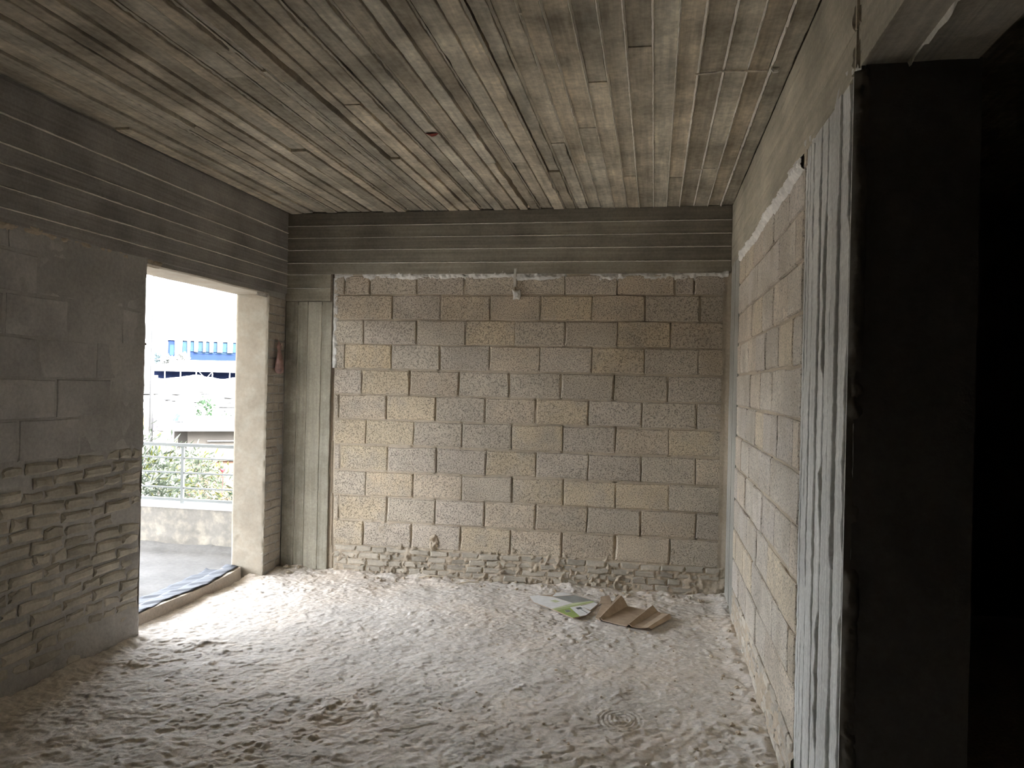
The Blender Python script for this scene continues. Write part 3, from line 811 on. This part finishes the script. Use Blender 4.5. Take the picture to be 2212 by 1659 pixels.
m_ = MB().tube([(.034, -.02, .255), (.02, -.012, .275), (.0, -.01, .28)], .0025, 5); m_.obj('tie', bm, bag)
m_ = MB().tube([(.034, -.01, .20), (.035, .03, .25), (.03, .045, .235), (.034, .035, .18)], .003, 5); h_ = m_.obj('bag_handle', bm, bag); h_.color = (1.8, 2.2, 2.2, 1)

# bits left in the ceiling
mw = plain('pale twine', (.85, .80, .70), var=.3, sc=40)
o = MB().tube([(.145, 3.43, ZC-.010), (.20, 3.418, ZC-.012), (.258, 3.408, ZC-.011), (.33, 3.412, ZC-.013), (.40, 3.425, ZC-.010), (.445, 3.424, ZC-.012)], .0045, 6).obj('ceiling_wire', mw)
tag(o, 'thin pale wire stuck to the ceiling boards near the column', 'wire')
o = MB().tube([(.462, 3.42, ZC-.004), (.472, 3.42, ZC-.016), (.486, 3.42, ZC-.014), (.494, 3.42, ZC-.006)], [.006, .010, .010, .004], 7).obj('mortar_crumb', M_mortar_pale)
tag(o, 'whitish mortar blob on the ceiling at the wire end', 'mortar blob')
o = MB().tube([(.20, 4.921, ZC-.010), (.27, 4.925, ZC-.011), (.344, 4.923, ZC-.009)], .004, 6).obj('ceiling_wire', mw)
tag(o, 'short straight pale wire on the ceiling close to the back beam', 'wire')
m_ = MB(); m_.add([(-1.275, 4.07, ZC-.006), (-1.25, 4.055, ZC-.016), (-1.21, 4.06, ZC-.012), (-1.195, 4.078, ZC-.006), (-1.22, 4.10, ZC-.014), (-1.255, 4.09, ZC-.010), (-1.235, 4.076, ZC-.024)],
                  [(0, 1, 6), (1, 2, 6), (2, 3, 6), (3, 4, 6), (4, 5, 6), (5, 0, 6), (5, 4, 3, 2, 1, 0)])
o = m_.obj('plastic_scrap', plain('dark red plastic', (.22, .035, .02), rough=.4)); tag(o, 'dark red plastic scrap caught in the ceiling boards', 'scrap')

# nail in the doorway edge and two twigs by the back wall
o = MB().tube([(-3.06, D0-.03, 1.755), (-3.058, D0+.02, 1.757), (-3.056, D0+.045, 1.752)], [.006, .006, .007], 6).obj('nail', plain('rusty steel', (.06, .05, .05)))
tag(o, 'small dark nail sticking out of the doorway edge', 'nail')
mtw = plain('dry twig', (.62, .54, .42), var=.3, sc=30)
for k, (a, b) in enumerate((((-1.80, 5.86), (-1.61, 5.90)), ((-1.46, 5.80), (-1.31, 5.86)))):
    za, zb2 = zf(*a)+.012, zf(*b)+.016; q = ((a[0]+b[0])/2, (a[1]+b[1])/2, max(za, zb2, zf((a[0]+b[0])/2, (a[1]+b[1])/2)+.012)+.006)
    o = MB().tube([(a[0], a[1], za), q, (b[0], b[1], zb2)], [.007, .006, .004], 6).obj('twig', mtw)
    tag(o, ['longer pale dry twig on the dirt near the mortar clot', 'shorter pale dry twig on the dirt along the back wall'][k], 'twig')

# crumbs of mortar lying about
def crumb_mesh(seed):
    r = random.Random(seed); P1 = []
    for k, (z, s) in enumerate(((-.5, .55), (-.1, 1.0), (.35, .8), (.6, .35))):
        for j in range(6):
            t = 2*math.pi*j/6+k*.4
            P1.append((s*math.cos(t)*r.uniform(.7, 1.25), s*math.sin(t)*r.uniform(.6, 1.1), z+r.uniform(-.1, .1)))
    f = [(k*6+j, k*6+(j+1) % 6, k*6+6+(j+1) % 6, k*6+6+j) for k in range(3) for j in range(6)]
    f += [(5, 4, 3, 2, 1, 0), (18, 19, 20, 21, 22, 23)]
    return mk('crumb', P1, f, M_mortar)
cm = [crumb_mesh(40+k) for k in range(6)]
def crumb(x, y, s, g, label, group):
    o = link('mortar_crumb', cm[rnd.randrange(6)], None, (x, y, zf(x, y)+s*.42))
    o.scale = (s, s*rnd.uniform(.7, 1), s*rnd.uniform(.7, 1)); o.rotation_euler = (0, 0, rnd.uniform(0, 6.28)); o.color = (g, g, g, 1)
    tag(o, label, 'mortar crumb', group)
for k in range(46):
    x = rnd.uniform(-1.0, .45); y = rnd.uniform(3.2, 4.9)
    if x > .5: continue
    crumb(x, y, rnd.uniform(.005, .012), rnd.uniform(1.2, 1.7), 'small crumb of mortar on the open dusty floor', 'mortar crumbs on the open floor')
for k in range(40):
    x = rnd.uniform(-2.4, .45); y = YB - rnd.uniform(.05, .2)
    crumb(x, y, rnd.uniform(.008, .02), rnd.uniform(.9, 1.3), 'mortar crumb lying along the foot of the back wall', 'mortar crumbs along the back wall')
for k in range(22):
    y = rnd.uniform(3.2, 5.7); x = XR - rnd.uniform(.03, .2)
    crumb(x, y, rnd.uniform(.008, .018), rnd.uniform(.9, 1.3), 'mortar crumb lying along the foot of the right block wall', 'mortar crumbs along the right wall')
for x, y in ((-.085, 4.985), (-.005, 5.0), (-.12, 5.02)): crumb(x, y, .009, 1.7, 'whitish pebble at the front edge of the torn brown carton', 'pebbles by the carton')
for x, y, s in ((-2.93, 5.88, .035), (-2.88, 5.80, .028), (-2.84, 5.9, .022)): crumb(x, y, s, .9, 'lump of rubble in the corner behind the doorway return', 'rubble in the corner')

#EXTERIOR
# ------------------------------------------------------------------ outside: yard, rubble field and buildings beyond the balcony
TH = math.radians(33.4)
ED = Vector((-math.sin(TH), math.cos(TH), 0)); ER = Vector((math.cos(TH), math.sin(TH), 0))
def ep(r, d, z=0.0):
    p = float(r)*ER + float(d)*ED; return (p.x, p.y, float(z))
PD = [-40, 17, 19.0, 23.5, 30, 45, 60, 70, 85, 120, 200, 450]
PZ = [-3.2, -3.2, -3.1, .02, .12, .2, .45, .78, 1.1, 1.5, 2.4, 3.0]
def terr(r, d):
    z = np.interp(d, PD, PZ)
    a = sstep(22, 34, d)
    return z + a*(.28*fbm(r, d, .16, 1201, 3)*sstep(120, 70, d) + .16*fbm(r, d*.5, .7, 1211, 3)*sstep(75, 50, d))
dd = np.concatenate([np.linspace(-40, 16, 15), np.linspace(17, 60, 110), np.linspace(60.6, 130, 90), np.linspace(134, 450, 30)])
tt = np.linspace(-1, 1, 161)
Dg, Tg = np.meshgrid(dd, tt, indexing='ij')
Rg = Tg*(30+np.maximum(Dg, 0)*.55)
Tq = np.sign(Tg)*np.abs(Tg)**1.8
Rg = Tq*(30+np.maximum(Dg, 0)*.55)
Zg = terr(Rg, Dg)
P1 = np.stack([Rg.ravel()*ER.x + Dg.ravel()*ED.x, Rg.ravel()*ER.y + Dg.ravel()*ED.y, Zg.ravel()], 1)
ni, nj = Dg.shape
i, j = np.meshgrid(np.arange(ni-1), np.arange(nj-1), indexing='ij'); a = (i*nj+j).ravel()
F1 = np.stack([a, a+1, a+nj+1, a+nj], 1)
M_sand = material('pale sandy ground', (.22, .213, .2), fsc=2.5, fine=(.6, 1.1), mott=(.55, 1.2), msc=.35, bump=.2, tint=(.013, .014, .015), tsc=.42)
ground = tag(link('ground', mk('ground', P1, F1, M_sand, True)), 'pale sandy ground beyond the balcony', kind='structure')

M_white = plain('white paint', (.34, .35, .36), var=.04, sc=.3)
M_white2 = plain('off white paint', (.22, .225, .235), var=.06, sc=.3)
M_blue = plain('blue cladding', (.0014, .006, .024), rough=.8, spec=.1, var=.1, sc=.4)
M_lblue = plain('light blue glazing', (.005, .0135, .025), rough=.8, spec=.1, var=.18, sc=.6)
M_navy = plain('blue fabric', (.010, .018, .056), rough=.8, spec=.1, var=.2, sc=.8)
M_win = plain('far window glass', (.05, .055, .05), rough=.6, spec=.2)

def ebox(mb, r0, r1, d0, d1, z0, z1, mi=0):
    c = [ep(r0, d0), ep(r1, d0), ep(r1, d1), ep(r0, d1)]
    v = [(p[0], p[1], z) for z in (z0, z1) for p in c]
    mb.add(v, [(0, 3, 2, 1), (4, 5, 6, 7), (0, 1, 5, 4), (1, 2, 6, 5), (2, 3, 7, 6), (3, 0, 4, 7)], mi)
    return mb
def epart(name, mat, parent, *a):
    o = ebox(MB(), *a).obj(name, mat, parent); o.matrix_parent_inverse = Matrix.Translation(-parent.location); return o

# blue and white long building
bl = empty('office_building', ep(6, 160, 1.9)); tag(bl, 'long blue building with white vertical piers behind the white canopy', 'building')
epart('wall', M_blue, bl, -3.42, 26, 160.6, 172, 1.2, 8.45)
epart('roof', M_white2, bl, -3.6, 26.2, 160.2, 172.2, 8.45, 8.75)
for r0, r1 in ((-3.42, -2.21), (-.92, -.02), (.47, 1.21), (1.87, 2.78), (3.27, 3.94), (4.61, 5.36), (6.29, 7.22), (8.16, 9.2), (10, 10.9)):
    epart('window', M_lblue if r0 > -3 else M_blue, bl, r0+.06, r1-.06, 160.45, 160.62, 6.45 if r0 > 0 else 3.0, 8.3)
epart('window', M_lblue, bl, -3.1, -2.3, 160.4, 160.62, 5.6, 7.6); epart('window', M_lblue, bl, -3.1, -2.3, 160.4, 160.62, 3.4, 5.0)
epart('pier', M_white, bl, -2.21, -.92, 160.1, 160.7, 1.5, 8.5); epart('pier', M_white, bl, -.02, .47, 160.1, 160.7, 4.6, 8.5)
for r0, r1 in ((1.21, 1.87), (2.78, 3.27), (3.94, 4.61), (5.36, 6.29), (7.22, 8.16), (9.2, 10.0), (10.9, 11.7)):
    epart('pier', M_white, bl, r0, r1, 160.1, 160.7, 6.4, 8.5)
for r0 in (1.4, 5.0): epart('ledge', M_lblue, bl, r0, r0+3.4, 160.5, 160.62, 6.1, 6.25)
epart('plinth', M_white2, bl, -.1, 26, 160.0, 160.7, 1.5, 4.75)
# white block with small windows
wb = empty('apartment_building', ep(-7, 172, 2.0)); tag(wb, 'white apartment block with small dark windows left of the blue building', 'building')
epart('wall', M_white, wb, -16, -3.75, 174, 186, 1.2, 8.8); epart('roof', M_white, wb, -16.2, -3.7, 173.8, 186.2, 8.8, 9.05)
for r0, z0, w, h in ((-5.1, 7.7, .28, .7), (-5.35, 6.4, .42, .7), (-4.6, 6.25, .62, .5), (-6.4, 7.7, .3, .6), (-7.2, 6.3, .5, .7), (-8.0, 7.6, .4, .7), (-6.2, 4.8, .5, .7), (-8.2, 5.0, .6, .7)):
    epart('window', M_win, wb, r0*1.02, r0*1.02+w, 173.93, 174.05, z0+.1, z0+.1+h)

# white canopy with a blue skirt
cp = empty('canopy', ep(0, 97, 1.2)); tag(cp, 'long white tent canopy with a blue skirt and thin posts', 'canopy')
m_ = MB()
v = [ep(-3.9, 95, 2.14), ep(14, 95, 2.2), ep(14, 103, 2.2), ep(-3.9, 103, 2.14), ep(-.9, 98, 3.45), ep(14, 98, 3.7), ep(-3.9, 95, 2.3), ep(14, 95, 2.36), ep(14, 103, 2.36), ep(-3.9, 103, 2.3)]
m_.add(v, [(0, 3, 2, 1), (6, 7, 5, 4), (8, 9, 4, 5), (9, 6, 4), (7, 8, 5), (0, 1, 7, 6), (1, 2, 8, 7), (2, 3, 9, 8), (3, 0, 6, 9)])
o = m_.obj('canopy_roof', M_white, cp); o.matrix_parent_inverse = Matrix.Translation(-cp.location)
epart('skirt', M_navy, cp, -3.6, 13.8, 100.0, 100.08, .9, 2.15)
for r in (-2.29, -.67, .99, 2.71, 4.6, 7, 10): epart('post', M_white2, cp, r-.06, r+.06, 95.2, 95.32, .8, 2.16)
for r0, r1 in ((1.3, 2.0), (2.65, 2.05)):
    o = MB().tube([ep(r0, 95.5, 2.14), ep(r1, 95.5, 1.35)], .05, 6).obj('strut', M_white2, cp); o.matrix_parent_inverse = Matrix.Translation(-cp.location)

# sand ridge in front of the canopy
def ridge_z(u): return 1.5 + .16*np.sin(u*1.3+.6) + .14*fbm(u, u*0, .9, 1301, 3)
P1 = []
us = np.linspace(-8, 16, 121)
for u in us:
    h = float(ridge_z(u))
    for q, (dx, z) in enumerate(((-5, -.6), (-3, -.25), (-1.2, .0), (0, .05), (1.5, -.15), (4, -1.2))):
        P1.append(ep(u, 80+dx+.3*math.sin(u*3+q), (h+z) if q else .5))
F1 = [(k*6+q, k*6+6+q, k*6+7+q, k*6+1+q) for k in range(120) for q in range(5)]
o = link('sand_mound', mk('sand_mound', P1, F1, plain('pale sand', (.26, .25, .23), var=.12, sc=.5), True)); tag(o, 'long pale sand ridge in front of the white canopy', 'sand mound')
M_tan = plain('tan masonry', (.07, .055, .045)); M_redd = plain('faded red plastic', (.066, .034, .031)); M_tan2 = plain('orange tan board', (.07, .05, .034))
o = ebox(MB(), -2.62, -2.2, 69.8, 70.4, .6, 1.62).obj('masonry_stack', M_tan); tag(o, 'tan masonry stack beside the lamp pole', 'masonry stack')
o = ebox(MB(), .36, 1.08, 69.6, 70.4, .6, 1.32).obj('masonry_stack', M_tan); tag(o, 'squat tan masonry stack in the middle of the sand field', 'masonry stack')
o = MB(); ebox(o, 1.34, 2.98, 69.9, 70.2, .6, 1.10); ebox(o, 1.34, 1.7, 69.9, 70.2, 1.10, 1.26)
o = o.obj('low_wall', M_tan2); tag(o, 'long low orange tan wall on the sand field', 'wall')
for k, (r, h, g) in enumerate(((-1.36, 1.22, 1), (-.72, 1.2, 1.2))):
    x, y, _ = ep(r, 70); prof = [(0, .5), (.24, .5), (.29, .62), (.27, .9), (.29, h-.14), (.22, h), (0, h)]
    v = []; n = 12
    for rr, z in prof[1:-1]:
        for q in range(n): v.append((x+rr*math.cos(2*math.pi*q/n), y+rr*math.sin(2*math.pi*q/n), z))
    f = [(c_*n+q, c_*n+(q+1) % n, c_*n+n+(q+1) % n, c_*n+n+q) for c_ in range(4) for q in range(n)] + [tuple(range(n-1, -1, -1)), tuple(4*n+q for q in range(n))]
    o = MB().add(v, f).obj('plastic_drum', M_redd); o.color = (g, g, g, 1); tag(o, ('faded red drum standing toward the lamp pole' if k == 0 else 'faded red drum standing toward the squat masonry stack'), 'drum')

# rocks and rubble on the field
M_rock = plain('grey rubble', (.015, .016, .017), var=.35, sc=2)
for k in range(34):
    r, d = -3.2+7.6*((k*7) % 34)/34+rnd.uniform(-.05, .05), 28+k*.9; s = rnd.uniform(.12, .36)*(d/40)
    z = float(terr(np.array([r]), np.array([d]))[0])
    o = link('rubble_rock', cm[rnd.randrange(6)], None, ep(r, d, z+s*.12)); o.data = o.data
    o.scale = (s*1.6, s*1.4, s*.38); o.rotation_euler = (0, 0, rnd.uniform(0, 6))
    o.material_slots[0].link = 'OBJECT'; o.material_slots[0].material = M_rock
    tag(o, 'grey rubble rock lying on the pale sand field', 'rock', 'rubble rocks on the sand field')

# lamp pole
M_pole = plain('galvanised pole', (.019, .020, .021), rough=.6, spec=.2)
x, y, _ = ep(-.83, 22); zb_ = -1.2
lp = empty('lamp_pole', (x, y, zb_)); tag(lp, 'tall slim white lamp pole rising behind the shed', 'lamp pole')
m_ = MB().tube([(0, 0, 0), (0, 0, 3.2), (0, 0, 5.6), (0, 0, 7.6)], [.055, .05, .032, .028], 10); m_.obj('pole', M_pole, lp, True)
MB().tube([(0, 0, 7.6), (-.3, -.1, 8.1), (-1.1, -.4, 8.3)], [.026, .024, .022], 8).obj('arm', M_white2, lp, True)
MB().box((-1.7, -.55, 8.24), (-1.1, -.3, 8.36)).obj('lamp_head', M_white2, lp)
MB().tube([(0, 0, -.4), (0, 0, .25)], .11, 10).obj('base', M_white2, lp)

# flat roofed shed with things lying on it
M_shed = plain('shed render', (.026, .0235, .020), var=.12, sc=1.2)
sh = empty('shed', ep(1.2, 21, -3.2)); tag(sh, 'beige shed with a flat white roof beyond the tree', 'shed')
epart('wall', M_shed, sh, .05, 4.2, 20.35, 23.2, -3.3, .27)
epart('wall', M_shed, sh, -.26, .06, 20.9, 23.2, -3.3, .27)
epart('roof', M_white, sh, -.34, 4.6, 19.9, 23.6, .26, .42)
epart('roof_sheet', M_white2, sh, -.05, 4.5, 20.3, 23.5, .42, .46)
epart('ledge', M_white2, sh, .5, 4.3, 20.25, 20.36, -.02, .0)
def lump(name, mat, r, d, z, sr, sd, sz, seed, parent=None):
    P1, F1 = grid((np.array((1., 0, 0)), np.array((0, 1., 0)), np.array((0, 0, 1.))), (0, 0, 0), -1, 1, -1, 1, .1,
                  lambda u, v: np.clip(1-(u*u+v*v)*.95, 0, 1)**.5*(.75+.6*fbm(u+seed, v, 2.2, 1400+seed, 3))-.03)
    P1 = np.stack([P1[:, 0]*sr, P1[:, 1]*sd, P1[:, 2]*sz], 1)
    o = link(name, mk(name, P1, F1, mat, True), parent, ep(r, d, z)); o.rotation_euler = (0, 0, TH); return o
o = lump('tarpaulin', plain('blue tarpaulin', (.002, .010, .022), rough=.6, var=.5, sc=5), -.10, 20.9, .47, .2, .3, .18, 3); tag(o, 'crumpled blue tarpaulin on the shed roof edge', 'tarpaulin')
o = lump('plastic_sack', plain('purple sack', (.03, .025, .04)), -.72, 23.8, .05, .16, .2, .5, 5); tag(o, 'pale purple sack beside the lamp pole', 'sack')
o = lump('plastic_sack', plain('yellow sack', (.06, .047, .014)), -1.10, 24.0, .05, .14, .2, .5, 7); tag(o, 'yellowish sack left of the lamp pole', 'sack')
m_ = MB().tube([(.20*math.cos(t)*.62, 0, .16+.14*math.sin(t)) for t in np.linspace(-1.2, 2.6, 14)], [.05]*10+[.042, .036, .03, .02], 10)
o = m_.obj('plastic_pipe', M_white, None, True, ep(.30, 21.2, .47)); o.rotation_euler = (0, 0, TH); tag(o, 'curled white plastic pipe on the shed roof', 'pipe')

# leafy plants
def leaves(n, cen, rad, L, W, seed, up_=.2, hollow=.35, wt=None):
    r = np.random.RandomState(seed)
    q = r.normal(size=(n, 3)); q /= np.linalg.norm(q, axis=1)[:, None]
    rr = hollow + (1-hollow)*r.rand(n)**.6
    p = q*rr[:, None]*np.array(rad)
    p += .12*np.array(rad)*r.normal(size=(n, 3))
    d = q*.6 + r.normal(size=(n, 3))*.55; d[:, 2] += up_ ; d /= np.linalg.norm(d, axis=1)[:, None]
    s = np.cross(d, r.normal(size=(n, 3))); s /= np.linalg.norm(s, axis=1)[:, None]
    nn = np.cross(d, s)
    l = (L*(.6+.7*r.rand(n)))[:, None]; w = (W*(.7+.6*r.rand(n)))[:, None]
    p = p + np.array(cen)
    v = np.stack([p, p+d*l*.45+s*w*.5-nn*w*.12, p+d*l, p+d*l*.45-s*w*.5-nn*w*.12], 1).reshape(-1, 3)
    f = np.arange(4*n).reshape(-1, 4)
    return v, f
M_leaf = plain('grey green leaves', (.030, .040, .026), rough=.45, spec=.5, var=.45, sc=3, trans=.25)
M_leafy = plain('yellow green leaves', (.046, .053, .010), rough=.5, spec=.3, var=.4, sc=3, trans=.3)
M_leafd = plain('deep green leaves', (.009, .024, .009), rough=.5, spec=.3, var=.4, sc=3, trans=.2)
M_bark = plain('bark', (.03, .026, .02))
def plant(name, label, cat, r, d, zg, zc_, rad, n, L, W, mats, seed, group=None, stems=5):
    x, y, _ = ep(r, d); t = empty(name, (x, y, zg)); tag(t, label, cat, group)
    rr = random.Random(seed); h = zc_-zg
    MB().tube([(0, 0, -.15), (.03, .02, h*.35), (-.04, .03, h*.7), (0, 0, h*.95)], [.07*rad[0]+.02, .05*rad[0]+.015, .04*rad[0]+.01, .02*rad[0]+.006], 8).obj('trunk', M_bark, t, True)
    for k in range(stems):
        a = 6.28*k/stems+rr.random(); e_ = rr.uniform(.5, .85)
        b0 = h*rr.uniform(.5, .8); p2 = (math.cos(a)*rad[0]*e_, math.sin(a)*rad[1]*e_, h+rad[2]*rr.uniform(-.3, .7))
        MB().tube([(0, 0, b0), (p2[0]*.5, p2[1]*.5, (b0+p2[2])/2+.05), p2], [.03*rad[0]+.006, .02*rad[0]+.004, .004], 6).obj('branch', M_bark, t, True)
    k0 = 0
    for mi, m in enumerate(mats):
        fr = (1.0,) if len(mats) == 1 else ((.85, .15) if len(mats) == 2 else (.7, .2, .1))
        v, f = leaves(int(n*fr[mi]), (0, 0, h), rad if mi == 0 else tuple(q*1.03 for q in rad), L, W, seed+mi*7)
        o = link('foliage', mk('foliage', v, f, m), t); o['kind'] = 'stuff'
    return t
plant('leafy_tree', 'grey green leafy tree crown rising above the balcony railing', 'tree', -.84, 11.6, -3.2, .0, (.98, .95, .82), 5200, .13, .028, [M_leaf, M_leafy], 1501)
plant('leafy_tree', 'broad tree with yellowish sprays in front of the shed wall', 'tree', .12, 13.2, -3.2, -.12, (.5, .6, .5), 2200, .12, .026, [M_leaf, M_leafy], 1521)
plant('garden_shrub', 'tangled grey green shrub behind the lower rails', 'shrub', .74, 10.6, -3.2, -.4, (.40, .40, .5), 2000, .12, .022, [M_leaf, M_leafy, M_leafd], 1541)
plant('garden_shrub', 'bright lime green shrub low behind the railing', 'shrub', .34, 9.2, -3.2, -.45, (.26, .26, .36), 1100, .12, .03, [M_leafy, M_leafd], 1561)
plant('garden_shrub', 'spiky green shrub at the foot of the tall leafy tree', 'shrub', -.60, 9.2, -3.2, -.45, (.36, .32, .42), 1500, .15, .022, [M_leaf, M_leafd], 1581)
plant('garden_shrub', 'green bush sprouting behind the shed roof', 'shrub', .52, 24.2, 0.0, .52, (.22, .25, .36), 420, .11, .05, [M_leafd], 1601)
plant('garden_shrub', 'small sprig of leaves at the far edge of the shed roof', 'shrub', 1.08, 24.2, 0.0, .34, (.18, .2, .16), 120, .08, .04, [M_leafd], 1621, stems=3)
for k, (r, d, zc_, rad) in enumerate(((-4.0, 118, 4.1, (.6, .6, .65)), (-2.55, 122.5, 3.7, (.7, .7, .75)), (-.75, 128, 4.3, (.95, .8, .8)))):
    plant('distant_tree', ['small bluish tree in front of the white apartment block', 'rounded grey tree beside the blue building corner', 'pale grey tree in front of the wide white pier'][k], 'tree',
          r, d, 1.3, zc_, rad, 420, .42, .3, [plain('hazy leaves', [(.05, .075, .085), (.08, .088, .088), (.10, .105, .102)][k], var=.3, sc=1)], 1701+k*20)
# orange garden wall, red blossom, flower pot
M_or = plain('orange render', (.06, .03, .019), var=.12, sc=4)
o = ebox(MB(), .02, 2.6, 14.2, 14.45, -3.3, .12)
ebox(o, -.02, 2.64, 14.15, 14.5, .12, .17)
o = o.obj('garden_wall', M_or); tag(o, 'orange rendered garden wall beyond the railing', 'garden wall')
m_ = MB(); rr = random.Random(5)
for k in range(7):
    t = 6.28*k/7; c_ = (.022*math.cos(t), .022*math.sin(t), .012*math.sin(2*t))
    m_.tube([(0, 0, -.015), (c_[0]*.7, c_[1]*.7, c_[2]+.006), (c_[0]*1.5, c_[1]*1.5, c_[2]+.02)], [.006, .018, .004], 6)
m_.tube([(0, 0, -.35), (.01, 0, -.18), (0, 0, -.012)], [.004, .004, .004], 5)
o = m_.obj('red_blossom', plain('crimson petals', (.075, .006, .012)), None, False, ep(.50, 11.8, .22)); tag(o, 'single crimson blossom among the leaves behind the railing', 'flower')
